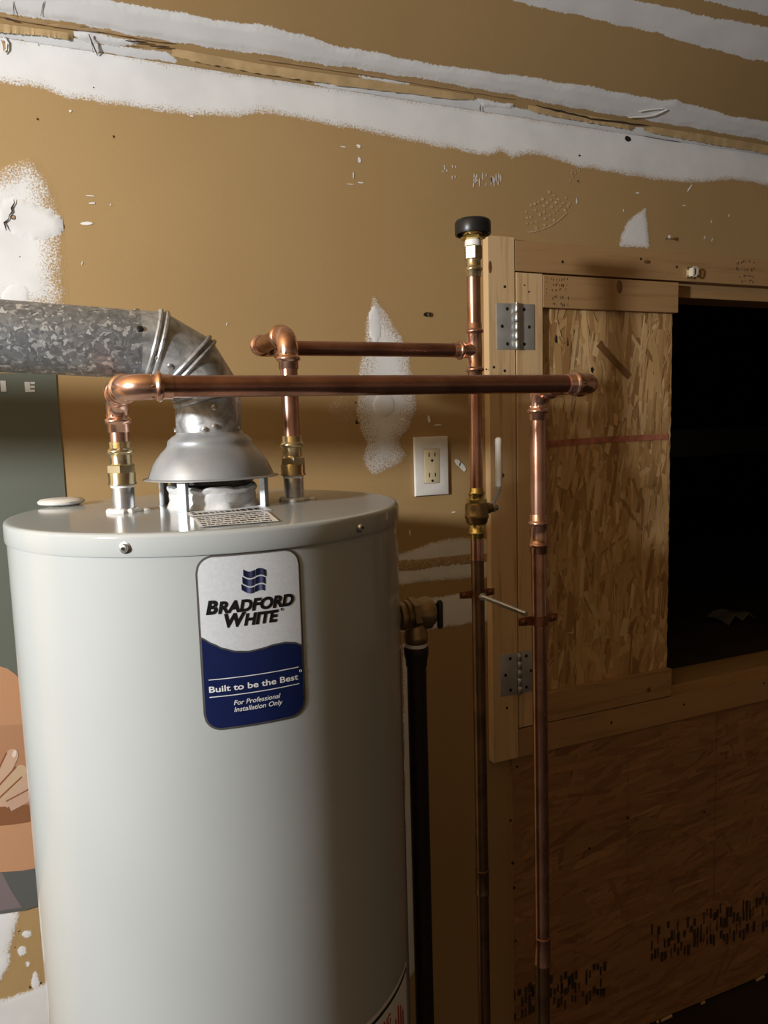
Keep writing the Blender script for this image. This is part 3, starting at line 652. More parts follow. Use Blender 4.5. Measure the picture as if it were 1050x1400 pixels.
lettering('lettering', [('For Professional', 1)], bs(.275), bs(.745), bh(.862), BH*.027, .0010, WPRINT, badge, bold=.008, shear=.2)
lettering('lettering', [('Installation Only', 1)], bs(.275), bs(.765), bh(.902), BH*.027, .0010, WPRINT, badge, bold=.008, shear=.2)
for v in (.700, .800): col_patch('badge_line', bs(.045), bs(.955), lambda s, v=v: bh(v), lambda s, v=v: bh(v)-.0008, .0010, WPRINT, badge, 40)
for k in range(3):                                                     # the waving flag emblem, three bars
    def tp(s, k=k):
        u = (s-bs(.430))/(bs(.655)-bs(.430)); return bh(.090+.046*k)-BH*(.020*u)+BH*.012*math.sin(-6.283*(u*.95+.02))
    c = lambda t, k=k: (.006+.10*math.exp(-((t-.6)/.16)**2)*(.5+.5*k), .010+.11*math.exp(-((t-.6)/.16)**2)*(.5+.5*k), .045+.20*math.exp(-((t-.6)/.16)**2)*(.5+.5*k))
    for a, b in ((.430-.012*k, .548-.010*k), (.554-.010*k, .655-.010*k)):
        col_patch('flag_bar', bs(a), bs(b), tp, lambda s, tp=tp, k=k: tp(s)-BH*(.037 if k < 2 else .033), .0010, PRINT, badge, 16, c)
# warning sticker low on the right side of the shell
pA, zA = on_tank(552, 1322); pB, zB = on_tank(497, 1401)
wz = zA; wl = pB-.10
def on_side(s, h, off): return tank(s/R, h, R+off)
def side_patch(name, s0, s1, z0, z1, off, mat, par, n=20):
    V_, F_ = [], []
    for i in range(n+1):
        s = s0+(s1-s0)*i/n; V_ += [on_side(s, z1, off), on_side(s, z0, off)]
        if i: F_.append((2*i-2, 2*i-1, 2*i+1, 2*i))
    me = bpy.data.meshes.new(name); me.from_pydata(V_, [], F_); return link_mesh(name, me, mat, par, angle=180)
sA, sB = (pA+.05)*R, wl*R
wst = side_patch('warning_sticker', sB, sA, wz-.19, wz, .0005, LABEL, HW); side_patch('sticker_border', sB+.004, sA-.002, wz-.184, wz-.006, .0008, INK, wst); side_patch('sticker_field', sB+.008, sA-.005, wz-.180, wz-.010, .0011, LABEL, wst)
lettering('sticker_lettering', [('WARNING', 1)], sB+.018, sB+.075, wz-.034, .014, .0014, RED, wst, on_side, .02)
bm = NB()                                                              # burning hand-like red pictogram
for i, (ds, h) in enumerate(((.085, .05), (.093, .062), (.101, .056), (.109, .044))):
    s = sB+ds*1.0; bm.faces.new([bm.verts.new(on_side(a, b, .0014)) for a, b in ((s, wz-.09), (s+.006, wz-.09), (s+.005, wz-.09+h), (s+.001, wz-.09+h))])
emit('sticker_pictogram', bm, RED, wst, flat=True)
# loose plastic plug on top
pc = Vector(on_z(84, 686.5, TOP+.004)); 
bm = NB(); lathe(bm, [(.0235, TOP+.0010-pc.z), (.0285, TOP+.0030-pc.z), (.0295, TOP+.0060-pc.z), (.026, TOP+.0085-pc.z), (.012, TOP+.0095-pc.z)], pc, seg=28)
plug = emit('plastic_plug', bm, WHITE); tag(plug, 'oval white plastic plug lying on the rear left edge of the grey tank top', 'plug')

# ------------------------------------------------------------------ draft hood and flue
HD = thing('draft_hood', 'grey metal draft hood on thin legs over the tank flue collar', 'draft hood', (FX, FY, TOP))
prof = [(.0395, -.004), (.0405, -.0065), (.0445, -.0085), (.0500, -.0135), (.0508, -.0165), (.0512, -.0195), (.0535, -.0230), (.0592, -.0285), (.0648, -.0355), (.0695, -.0435), (.0730, -.0515), (.0752, -.0570), (.0815, -.0585), (.0818, -.0592), (.0745, -.0590), (.0690, -.0490), (.0565, -.0300), (.0490, -.0170), (.0385, -.0070)]
bm = NB(); lathe(bm, prof, (FX, FY, 0), seg=72, c0=False, c1=False); rings_ = None
emit('skirt', bm, HOOD, HD, angle=50)
bm = NB(); lathe(bm, [(.0392, -.0052), (.0390, -.0045)], (FX, FY, 0), seg=40); emit('throat', bm, DARK, HD)
bm = NB(); lathe(bm, [(.030, -.0645), (.0495, -.0655), (.0500, -.0640), (.0480, -.0500), (.040, -.046)], (FX, FY, 0), seg=48); emit('gap_shade_core', bm, BLACK, HD)  # black core added to stand for the shade between hood and collar
for a in (222, 132, 312, 42):
    a = math.radians(a+9); d = Vector((math.cos(a), math.sin(a), 0)); t = Vector((-d.y, d.x, 0)); o = Vector((FX, FY, 0))+d*.0715
    bm = NB()
    bar(bm, o+Vector((0, 0, TOP+.0006)), o+Vector((0, 0, -.0580)), .0105, .0010, t)
    for s in (-1, 1): bar(bm, o+t*s*.0049-d*.003+Vector((0, 0, TOP+.0006)), o+t*s*.0049-d*.003+Vector((0, 0, -.0580)), .0008, .006, t)
    bar(bm, o+Vector((0, 0, TOP+.0010))-d*.008, o+Vector((0, 0, TOP+.0010))+d*.001, .012, .0010, t)
    emit('leg', bm, HOOD, HD, flat=True)
# elbow: four gores joined by beaded seams
EL = thing('flue_elbow', 'four-piece adjustable galvanized flue elbow with beaded seams, between hood and horizontal pipe', 'pipe', (FX, FY, -.006))
FR, FZ = .0392, .0985
a_ = .057; l_ = a_/1.366; tl = Vector((-1, 0, .05)).normalized()
V3 = V(FX, FY, FZ-a_); V2 = V3+V(-.5*l_, 0, .866*l_); V1 = V2+V(-.866*l_, 0, .5*l_); V0 = V1+tl*.0185; VB = V(FX, FY, -.0060)
chain = [VB, V3, V2, V1, V0]; seg = 48; dirs = [(b-a).normalized() for a, b in zip(chain, chain[1:])]
u_ = Vector((1, 0, 0)); v_ = Vector((0, 1, 0)); ringp = [[VB+(u_*math.cos(6.28319*i/seg)+v_*math.sin(6.28319*i/seg))*FR for i in range(seg)]]
for j in range(1, 5):
    n = (dirs[j-1]+dirs[j]).normalized() if j < 4 else dirs[3]; pl = chain[j]; prev = ringp[-1]; d = dirs[j-1]
    ringp.append([p+d*((pl-p).dot(n)/d.dot(n)) for p in prev])
for j in range(4):
    bm = NB(); sc_ = 1-.004*j
    A = [bm.verts.new(p) for p in ringp[j]]; B = [bm.verts.new(p) for p in ringp[j+1]]; rings(bm, [A, B], False, False)
    bmesh.ops.subdivide_edges(bm, edges=[e for e in bm.edges if (e.verts[0] in A) != (e.verts[1] in A)], cuts=2)
    g = emit('gore', bm, ELBOW, EL, angle=60)
for j in (1, 2, 3):
    for sh in (-.0036, .0036):
        d = (dirs[j-1]+dirs[j]).normalized(); bm = NB(); c = chain[j]
        sweep(bm, [c+(p-c)*1.012+d*sh for p in ringp[j]], (.0027), 8, loop=True); emit('seam_bead', bm, ELBOW, EL)
def stud(o, n, r, mat, name, par, slot=False, hexa=False):
    bm = NB(); lathe(bm, [(r*1.15, -.001), (r*1.15, .0006), (r*.95, .0009), (r*.9, .0026 if hexa else .0016), (r*.4, .0030 if hexa else .0022)], o, n, 6 if hexa else 14); s = emit(name, bm, mat, par, angle=30)
    if slot: bm = NB(); u, v, d = frame(n); bar(bm, Vector(o)+d*.0029-u*r*.7, Vector(o)+d*.0029+u*r*.7, .0008, .0006, v); emit('screw_slot', bm, DARK, s, flat=True)
for j, ang in ((1, 250), (1, 300), (3, 0), (3, 0)): pass
for px, py, nm in ((215, 489, 'rivet'), (233, 501, 'rivet'), (293, 557, 'rivet'), (294, 583, 'rivet'), (280, 587, 'screw'), (241, 588, 'screw'), (326, 586, 'screw')):
    if py > 530:                                                       # on the upright part
        r = ray(px, py); a = r[0]**2+r[1]**2; b = r[0]*FX+r[1]*FY; c = FX**2+FY**2-FR*FR; t = (b-math.sqrt(max(b*b-a*c, 0)))/a; p = Vector(r*t); n = Vector((p.x-FX, p.y-FY, 0)).normalized()
        p = Vector((FX, FY, p.z))+n*FR
    else:
        c = (V1+V2)/2; d = (V2-V1).normalized(); p = Vector(at(px, py, FY-FR*.9)); q = p-c; q -= d*q.dot(d); n = q.normalized(); p = c+d*(p-c).dot(d)+n*FR
    stud(p, n, .0030, STEEL, nm, EL, nm == 'screw', nm == 'screw')
# horizontal galvanized pipe
FP = thing('flue_pipe', 'horizontal spangled galvanized flue pipe running out of the left edge of the photo', 'pipe', tuple(V0))
fo = V0-tl*.004; u_, v_, d_ = frame(tl); PR = .0386
bm = NB(); A = [(PR, .0), (PR+.0004, .0015), (PR+.0004, .30), (PR+.0004, 1.45), (PR-.001, 1.452)]
lathe(bm, A, fo, tl, 64, False, True); emit('pipe', bm, GALV, FP, angle=60)
for ang in (95, 20): 
    a = math.radians(ang); n = (V(0, -1, 0)*math.cos(a)+V(0, 0, 1)*math.sin(a)); n = (n-tl*n.dot(tl)).normalized(); stud(fo+tl*.006+n*PR, n, .0036, BLACK if ang == 20 else STEEL, 'screw', FP, True, True)
bm = NB(); nn = (V(0, -1, .55)-tl*V(0, -1, .55).dot(tl)).normalized(); pipe_seam = None
sweep(bm, [fo+tl*.004+V(0, -.0, 0)+(V(0, .9, -.6)-tl*V(0, .9, -.6).dot(tl)).normalized()*PR, fo+tl*1.44+(V(0, .9, -.6)-tl*V(0, .9, -.6).dot(tl)).normalized()*PR], .0022, 8); emit('lock_seam', bm, GALV, FP)

# ------------------------------------------------------------------ copper piping
PRD = .0111
def pipe_part(par, a, b, mat, name='pipe', r=PRD): bm = NB(); sweep(bm, [a, b], r, 28); return emit(name, bm, mat, par)
ENDP = [(0, .0121), (.0005, .0124), (.0090, .0124), (.0098, .0130), (.0112, .0150), (.0130, .0154), (.0148, .0150), (.0160, .0132), (.0172, .0122)]
def elbow_part(par, c, din, dout, mat=COP_F, t=.044, Ra=.0235):
    """press elbow: flow comes along din to the corner c and leaves along dout"""
    c, a, b = Vector(c), Vector(din).normalized(), Vector(dout).normalized(); P, rr = [], []
    for s, r in ENDP: P.append(c-a*(t-s)); rr.append(r)
    for i in range(13):
        q = math.pi/2*i/12; ctr = c-a*Ra+b*Ra; P.append(ctr-b*Ra*math.cos(q)+a*Ra*math.sin(q)); rr.append(.0126+.0006*math.sin(math.pi*i/12))
    for s, r in reversed(ENDP): P.append(c+b*(t-s)); rr.append(r)
    bm = NB(); sweep(bm, P, rr, 28); o = emit('elbow', bm, mat, par, angle=50)
    for e, d in ((c-a*t, a), (c+b*t, -b)):                              # crimp flats next to the bead
        bm = NB(); lathe(bm, [(.0128, .0178), (.0131, .0184), (.0131, .0206), (.0126, .0212)], e, d, 6); emit('crimp', bm, mat, o, flat=True)
    return o
def coupling(par, a, b, mat=COP_F, name='coupling'):
    a, b = Vector(a), Vector(b); L = (b-a).length; pr = [(r, s) for s, r in ENDP]+[(.0126, L/2)]+[(r, L-s) for s, r in reversed(ENDP)]
    bm = NB(); lathe(bm, pr, a, b-a, 28); return emit(name, bm, mat, par, angle=50)
def adapter(par, x, y, dz=0):                                          # brass press-to-thread adapter on a tank nipple
    bm = NB(); lathe(bm, [(.0119, -.0122), (.0124, -.0127), (.0124, -.0195), (.0135, -.0205), (.0155, -.0225), (.0155, -.0245), (.0135, -.0262), (.0122, -.0272), (.0120, -.0370), (.0130, -.0392)], (x, y, dz), seg=28)
    o = emit('adapter', bm, BRASS, par, angle=50)
    bm = NB(); lathe(bm, [(.0150, -.0386), (.0167, -.0398), (.0167, -.0478), (.0158, -.0484)], (x, y, dz), seg=6, rot=.35); emit('hexagon', bm, BRASS, o, flat=True)
    bm = NB(); lathe(bm, [(.0150, -.0478), (.0155, -.0486), (.0153, -.0590), (.0163, -.0608), (.0163, -.0622), (.0130, -.0628)], (x, y, dz), seg=28); emit('socket', bm, BRASS, o, angle=50)
ZB = .0427; XL = .058; XR = .6215; YB = .780; YR = .905
HOT = thing('copper_pipe_run', 'nearer copper pipe run from front left tank port across the picture, then down the right', 'pipe', (XL, CY, -.062))
adapter(HOT, XL, CY); pipe_part(HOT, (XL, CY, -.030), (XL, CY, ZB-.030), COP_V)
elbow_part(HOT, (XL, CY, ZB), (0, 0, 1), (0, -1, 0)); pipe_part(HOT, (XL, CY-.030, ZB), (XL, YB+.030, ZB), COP_X); elbow_part(HOT, (XL, YB, ZB), (0, -1, 0), (1, 0, 0))
lab(pipe_part(HOT, (XL+.030, YB, ZB), (XR-.030, YB, ZB), COP_X), 'long level copper pipe'); elbow_part(HOT, (XR, YB, ZB), (1, 0, 0), (0, 1, 0)); pipe_part(HOT, (XR, YB+.03, ZB), (XR, YR-.03, ZB), COP_X)
elbow_part(HOT, (XR, YR, ZB), (0, 1, 0), (0, 0, -1)); lab(pipe_part(HOT, (XR, YR, ZB-.030), (XR, YR, -.148), COP_V), 'bright new copper upright')
coupling(HOT, (XR, YR, -.1359), (XR, YR, -.1937)); lab(pipe_part(HOT, (XR, YR, -.182), (XR+.004, YR, -.83), COP_V), 'duller copper upright')
bm = NB(); lathe(bm, [(.0113, 0), (.0126, .001), (.0126, .0035), (.0121, .0045), (.0121, .043), (.0126, .044), (.0126, .0465), (.0113, .0475)], (XR+.004, YR, -.8420), seg=24); emit('coupling', bm, COP_V, HOT, angle=50)
lab(pipe_part(HOT, (XR+.004, YR, -.83), (XR+.005, YR, FLOOR+.001), COP_OLD), 'grey tarnished lower copper')
XC = .2655; ZC = .1155; YC = 1.100; XV = .6315
COLD = thing('copper_pipe_run', 'rear copper pipe run from the back tank port to a capped upright with lever valve', 'pipe', (XC, CY, -.062))
adapter(COLD, XC, CY); pipe_part(COLD, (XC, CY, -.030), (XC, CY, ZC-.030), COP_V); elbow_part(COLD, (XC, CY, ZC), (0, 0, 1), (0, 1, 0)); pipe_part(COLD, (XC, CY+.03, ZC), (XC, YC-.03, ZC), COP_X)
elbow_part(COLD, (XC, YC, ZC), (0, 1, 0), (1, 0, 0)); lab(pipe_part(COLD, (XC+.03, YC, ZC), (XV-.020, YC, ZC), COP_X), 'level copper pipe to the tee')
bm = NB(); pr = [(r, s) for s, r in ENDP]+[(.0128, .044)]+[(r, .088-s) for s, r in reversed(ENDP)]
lathe(bm, pr, (XV, YC, ZC-.044), seg=28); lathe(bm, [(r, s) for s, r in ENDP]+[(.0120, .024), (.0130, .036)], (XV-.040, YC, ZC), (1, 0, 0), 28); emit('tee', bm, COP_F, COLD, angle=50)
lab(pipe_part(COLD, (XV, YC, ZC+.03), (XV, YC, .246), COP_V), 'copper stub under the capped top')
bm = NB(); lathe(bm, [(.0121, .2325), (.0124, .2330), (.0124, .2405), (.0135, .2420), (.0147, .2445), (.0147, .2465), (.0130, .2485), (.0124, .2495), (.0124, .2545), (.0118, .2580), (.0128, .2610)], (XV, YC, 0), seg=28); ad = emit('adapter', bm, BRASS, COLD, angle=50)
bm = NB(); lathe(bm, [(.0140, .2605), (.0152, .2615), (.0152, .2700), (.0146, .2704), (.0152, .2708), (.0152, .2800), (.0140, .2815), (.0125, .2830)], (XV, YC, 0), seg=6, rot=.2); emit('hexagon', bm, BRASS, ad, flat=True)
bm = NB(); lathe(bm, [(.0126, .2815), (.0133, .2835), (.0133, .2880), (.0128, .2915), (.0120, .2925)], (XV, YC, 0), seg=24); emit('thread_tape', bm, TAPE, COLD)
bm = NB(); lathe(bm, [(.0130, .2905), (.0200, .2925), (.0200, .2965), (.0180, .2985), (.0165, .3000)], (XV, YC, 0), seg=6, rot=.5); bu = emit('bushing', bm, BRASS_Y, COLD, flat=True)
bm = NB(); lathe(bm, [(.0165, .2985), (.0180, .3050), (.0165, .3060), (.0180, .3080), (.0165, .3090), (.0178, .3110)], (XV, YC, 0), seg=24); emit('thread', bm, BRASS_Y, bu)
bm = NB(); lathe(bm, [(.0180, .3120), (.0230, .3110), (.0262, .3000), (.0285, .2992), (.0292, .3005), (.0292, .3180), (.0275, .3215), (.0240, .3232), (.0100, .3236)], (XV, YC, 0), seg=40); emit('cap', bm, BLACK, COLD, angle=50)
# lever valve in the upright
lab(pipe_part(COLD, (XV, YC, ZC-.03), (XV, YC, -.125), COP_V), 'copper between tee and valve')
bm = NB(); lathe(bm, [(.0119, -.1112), (.0124, -.1118), (.0124, -.1165), (.0146, -.1190), (.0148, -.1215), (.0132, -.1235), (.0128, -.1245), (.0128, -.1310), (.0128, -.1640), (.0124, -.1650), (.0124, -.1850), (.0146, -.1870), (.0146, -.1890), (.0124, -.1910), (.0124, -.1985), (.0118, -.1990)], (XV, YC, 0), seg=28); bv = emit('lever_valve', bm, BRASS_Y, COLD, angle=50)
bm = NB(); lathe(bm, [(.0160, -.1300), (.0178, -.1308), (.0178, -.1372), (.0165, -.1380)], (XV, YC, 0), seg=6, rot=.3); emit('hexagon', bm, BRASS_Y, bv, flat=True)
bm = NB(); lathe(bm, [(.0165, -.1372), (.0192, -.1390), (.0198, -.1450), (.0196, -.1560), (.0202, -.1570), (.0202, -.1620), (.0185, -.1650), (.0178, -.1700), (.0150, -.1735)], (XV, YC, 0), seg=32)
lathe(bm, [(.0095, .012), (.0095, .024), (.0075, .025), (.0075, .030)], (XV, YC, -.1475), (1, 0, 0), 20); emit('valve_body', bm, BRASS_DULL, bv, angle=50)
bm = NB(); lathe(bm, [(.0070, .026), (.0070, .033), (.0055, .0335), (.0055, .040), (.004, .041)], (XV, YC, -.1475), (1, 0, 0), 6); emit('stem_nut', bm, STEEL, bv, flat=True)
bm = NB(); bar(bm, (XV+.0325, YC, -.1545), (XV+.0325, YC, -.140), .012, .0018, (0, 1, 0)); bar(bm, (XV+.0318, YC, -.1412), (XV+.0440, YC, -.1165), .010, .0018, (0, 1, 0)); bar(bm, (XV+.0438, YC, -.1180), (XV+.0440, YC, -.095), .010, .0018, (0, 1, 0)); emit('lever', bm, STEEL, bv, flat=True)
bm = NB(); sweep(bm, [(XV+.0440, YC, z) for z in (-.1120, -.1110, -.09, -.06, -.045, -.037, -.031, -.0285)], [.0050, .0058, .0060, .0060, .0056, .0062, .0058, .003], 14); emit('grip', bm, GRIP, bv)
lab(pipe_part(COLD, (XV, YC, -.187), (XV, YC, -.235), COP_V), 'short copper below the valve'); lab(pipe_part(COLD, (XV, YC, -.235), (XV+.002, YC, FLOOR+.001), COP_OLD), 'dark tarnished copper')
bm = NB(); lathe(bm, [(.0113, 0), (.0127, .001), (.0127, .0035), (.0121, .0045), (.0121, .043), (.0127, .044), (.0127, .0465), (.0113, .0475)], (XV+.001, YC, -.8440), seg=24); emit('coupling', bm, COP_OLD, COLD, angle=50)

# straps and threaded rod
def strap(x, y, z, label, ring=None):
    o = thing('pipe_strap', label, 'strap', (x, y, z), 'pipe straps on the two uprights'); bm = NB(); pts = []
    r = .0121; yb = y+.004
    path = [(x-.034, yb), (x-.0165, yb)]+[(x-r*math.cos(a), y-r*math.sin(a)*1.0) for a in np.linspace(-.25, math.pi+.25, 15)]+[(x+.0165, yb), (x+.034, yb)]
    for wd in (0,):
        L = [Vector((p[0], p[1], z)) for p in path]; prev = None
        for i, p in enumerate(L):
            t = (L[min(i+1, len(L)-1)]-L[max(i-1, 0)]).normalized(); n = t.cross(Vector((0, 0, 1))).normalized(); hh = .0068 if 0 < i < len(L)-1 else .0056
            cur = [bm.verts.new(p+Vector((0, 0, sz*hh))+n*k) for sz, k in ((-1, 0), (1, 0), (1, .0014), (-1, .0014))]
            if prev:
                for k in range(4): bm.faces.new((prev[k], prev[(k+1) % 4], cur[(k+1) % 4], cur[k]))
            else: bm.faces.new(cur)
            prev = cur
        bm.faces.new(list(reversed(prev)))
    emit('band', bm, COP_STRAP, o, angle=50)
    for s in (-1, 1):
        bm = NB(); lathe(bm, [(.0058, -.001), (.0058, .0012), (.0040, .0016), (.0038, .0036), (.0030, .0042)], (x+s*.0255, yb-.0012, z), (0, -1, 0), 12); q = emit('screw', bm, COP_STRAP, o)
        bm = NB(); lathe(bm, [(.0014, .0040), (.0014, .0046)], (x+s*.0255, yb-.0012, z), (0, -1, 0), 8); emit('screw_slot', bm, DARK, q)
    return o
strap(XV+.0006, YC, -.294, 'copper strap clamped on the dark upright below the lever valve'); strap(XR+.0006, YR, -.293, 'copper strap clamped on the right-hand bright copper upright')
RD = thing('threaded_rod', 'thin steel threaded rod with a nut sticking out from the left pipe strap', 'rod', (.629, 1.085, -.2945))
p0, p1 = V(.6300, 1.0865, -.2950), V(.6115, .9230, -.2865); bm = NB(); nt = 150; pts = [p0.lerp(p1, i/nt) for i in range(nt+1)]
sweep(bm, pts, [.0033+(.0005 if i % 2 else -.0003) for i in range(nt+1)], 10); emit('rod', bm, ZINC, RD)
bm = NB(); lathe(bm, [(.0062, .003), (.0070, .004), (.0070, .0085), (.0062, .0092)], p0, p1-p0, 6); emit('nut', bm, ZINC, RD, flat=True)

# ------------------------------------------------------------------ relief valve and its discharge pipe
RX, RY, RZ = .4245, .905, -.2585
RV = thing('relief_valve', 'dull brass relief valve with black lever on the right side of the tank', 'valve', (RX, RY, RZ))
bm = NB(); lathe(bm, [(.014, .3915-RX), (.014, -.030), (.0185, -.028), (.0200, -.024), (.0185, -.020), (.0205, -.019), (.0205, -.014), (.0190, -.012), (.0200, .004), (.0222, .010), (.0222, .0165), (.0200, .018), (.0180, .0185), (.0180, .0215), (.0120, .022)], (RX, RY, RZ), (1, 0, 0), 36)
lathe(bm, [(.0150, .004), (.0150, -.024), (.0165, -.026), (.0165, -.038), (.0150, -.040)], (RX-.003, RY, RZ), (0, 0, 1), 28); emit('body', bm, BRASS_DULL, RV, angle=45)
bm = NB(); lathe(bm, [(.0212, -.0120), (.0235, -.0115), (.0235, -.0030), (.0212, -.0025)], (RX, RY, RZ), (1, 0, 0), 6, rot=.3); emit('hexagon', bm, BRASS_DULL, RV, flat=True)
bm = NB(); sweep(bm, [(RX+.0315, RY-.006, RZ+z) for z in (.0165, .014, .010, -.002, -.016, -.0215, -.0235)], [.0022, .0042, .0046, .0044, .0044, .0042, .002], 12); sweep(bm, [(RX+.021, RY, RZ+.008), (RX+.031, RY-.004, RZ+.010)], .0024, 8); emit('lever', bm, BLACK, RV)
DP = thing('discharge_pipe', 'black iron discharge pipe hanging from the brass relief valve to near the floor', 'pipe', (RX-.003, RY, RZ-.045))
bm = NB(); lathe(bm, [(.0140, RZ-.0395), (.0152, RZ-.0410), (.0150, RZ-.0450), (.0130, RZ-.0470)], (RX-.003, RY, 0), seg=24); emit('thread_tape', bm, TAPE, DP)
bm = NB(); lathe(bm, [(.0150, RZ-.0450), (.0172, RZ-.0480), (.0168, RZ-.0560), (.0150, RZ-.0640), (.0148, RZ-.0720), (.0135, RZ-.0730)], (RX-.003, RY, 0), seg=28); emit('coupling', bm, IRON, DP)
bm = NB(); lathe(bm, [(.0133, RZ-.0700), (.0133, -1.30), (.0120, -1.302)], (RX-.003, RY, 0), seg=28); emit('pipe', bm, IRON, DP)

# ------------------------------------------------------------------ outlet
ox0, oz0 = at(566.5, 677, WALL)[0], at(590, 677, WALL)[2]; ox1, oz1 = ox0+.0735, oz0+.1150; oc = ((ox0+ox1)/2, (oz0+oz1)/2)
OU = thing('wall_outlet', 'white wall plate with an ivory double outlet beside the copper upright', 'outlet', (oc[0], WALL, oz0))
bm = NB(); hx, hz = .0735/2, .1150/2; pr = [(1, .0005), (1, .0035), (.975, .0055), (.93, .0062)]; rr = []
for k, dy in pr:
    e = (1-k)*hx; rr.append([bm.verts.new((oc[0]+sx*(hx-e), WALL-dy, oc[1]+sz*(hz-e))) for sx, sz in ((-1, -1), (1, -1), (1, 1), (-1, 1))])
inr = [bm.verts.new((oc[0]+sx*.0170, WALL-.0058, oc[1]+sz*.0338)) for sx, sz in ((-1, -1), (1, -1), (1, 1), (-1, 1))]; rr.append(inr)
rr.append([bm.verts.new((oc[0]+sx*.0170, WALL-.002, oc[1]+sz*.0338)) for sx, sz in ((-1, -1), (1, -1), (1, 1), (-1, 1))])
rings(bm, rr, False, False); emit('cover_plate', bm, WHITE, OU, angle=25)
bm = NB(); box(bm, (oc[0]-.0164, WALL-.0068, oc[1]-.0332), (oc[0]+.0164, WALL-.001, oc[1]+.0332), .0012); rc = emit('receptacle', bm, IVORY, OU, angle=30)
for dz in (.0195, -.0200):
    for sx, hh in ((-.0064, .0042), (.0064, .0035)):
        bm = NB(); box(bm, (oc[0]+sx-.0010, WALL-.0071, oc[1]+dz-hh+.003), (oc[0]+sx+.0010, WALL-.0066, oc[1]+dz+hh+.003)); emit('slot', bm, DARK, rc, flat=True)
    bm = NB(); lathe(bm, [(.0026, 0), (.0026, .0006)], (oc[0], WALL-.0066, oc[1]+dz-.0085), (0, -1, 0), 12); emit('ground_hole', bm, DARK, rc)

# ------------------------------------------------------------------ hinges
def hinge(ztop, zbot, label):
    o = thing('door_hinge', label, 'hinge', (.8412, TY, zbot), 'hinges of the access door'); g = .0016
    for x0, x1 in ((.7965, .8400), (.8425, .8845)):
        bm = NB(); box(bm, (x0, TY-g, zbot), (x1, TY-.0001, ztop), .0004); lf = emit('leaf', bm, HINGE, o, angle=30); sg = -1 if x0 < .84 else 1; xm = (x0+x1)/2
        for k, dx in ((.88, -.003), (.5, .009), (.12, -.003)):
            bm = NB(); lathe(bm, [(.0037, 0), (.0034, .0004)], (xm+sg*dx, TY-g, zbot+(ztop-zbot)*k), (0, -1, 0), 12); emit('screw_head', bm, DARK, lf)
    n = 5; h_ = (ztop-zbot)/n
    for i in range(n):
        bm = NB(); lathe(bm, [(.0046, .0004), (.0050, .0009), (.0050, h_-.0009), (.0046, h_-.0004)], (.8412, TY-.0055, zbot+i*h_), seg=20); emit('knuckle', bm, STEEL, o)
    bm = NB(); lathe(bm, [(.0040, 0), (.0040, .0012), (.0022, .0022)], (.8412, TY-.0055, ztop-.0002), seg=16); emit('pin', bm, STEEL, o)
hinge(.2290, .1395, 'upper steel butt hinge on the access door'); hinge(-.4830, -.5725, 'lower steel butt hinge on the access door, in shadow')
# latch keeper on the header
k = at(944, 373, TY); KP = thing('latch_keeper', 'small brass latch keeper screwed on the header board beside the dark opening', 'latch', (k[0], TY, k[2]-.012))
bm = NB(); box(bm, (k[0]-.012, TY-.0006, k[2]-.012), (k[0]+.012, TY+.0008, k[2]+.012), .0003); emit('base_plate', bm, BRASS, KP, flat=True)
bm = NB()
for a, b in (((k[0]-.004, k[2]-.009), (k[0]-.004, k[2]+.009)), ((k[0]-.004, k[2]+.009), (k[0]+.006, k[2]+.009)), ((k[0]-.004, k[2]-.009), (k[0]+.005, k[2]-.009)), ((k[0]+.007, k[2]-.007), (k[0]+.008, k[2]+.008))):
    bar(bm, (a[0], TY-.013, a[1]), (b[0], TY-.013, b[1]), .0045, .0015, (a[1]-b[1], 0, b[0]-a[0]))
box(bm, (k[0]-.0055, TY-.014, k[2]-.009), (k[0]-.004, TY-.0006, k[2]+.009)); emit('bracket', bm, BRIGHT, KP, flat=True)
for dx, dz in ((-.008, .008), (-.008, -.008), (.009, -.010)):
    bm = NB(); lathe(bm, [(.0028, 0), (.0022, .0014)], (k[0]+dx, TY-.0006, k[2]+dz), (0, -1, 0), 10); emit('screw', bm, BRASS_DULL, KP)
# screws standing in the wall
p = at(909, 326); SW = thing('wall_screw', 'bright screw standing proud of the drywall right of the quarter-round patch', 'screw', (p[0], WALL, p[2]), 'screws in the drywall')
bm = NB(); lathe(bm, [(.0016, 0), (.0016, .012)], p, (0, -1, 0), 8); emit('shank', bm, STEEL, SW)
bm = NB(); lathe(bm, [(.0016, .0105), (.0040, .0135), (.0042, .0150), (.0020, .0160)], p, (0, -1, 0), 12); emit('head', bm, BRIGHT, SW)
p = at(586, 430); SW = thing('wall_screw', 'dull screw sunk in the drywall above the flame-shaped white patch', 'screw', (p[0], WALL, p[2]), 'screws in the drywall')
bm = NB(); lathe(bm, [(.0042, .0008), (.0042, .0036), (.0020, .0046)], p, (0, -1, 0), 12); sh = emit('head', bm, BRASS_DULL, SW)
bm = NB(); bar(bm, V(p[0]-.002, WALL-.0047, p[2]), V(p[0]+.002, WALL-.0047, p[2]), .0008, .0006, (0, 0, 1)); emit('screw_slot', bm, DARK, sh, flat=True)

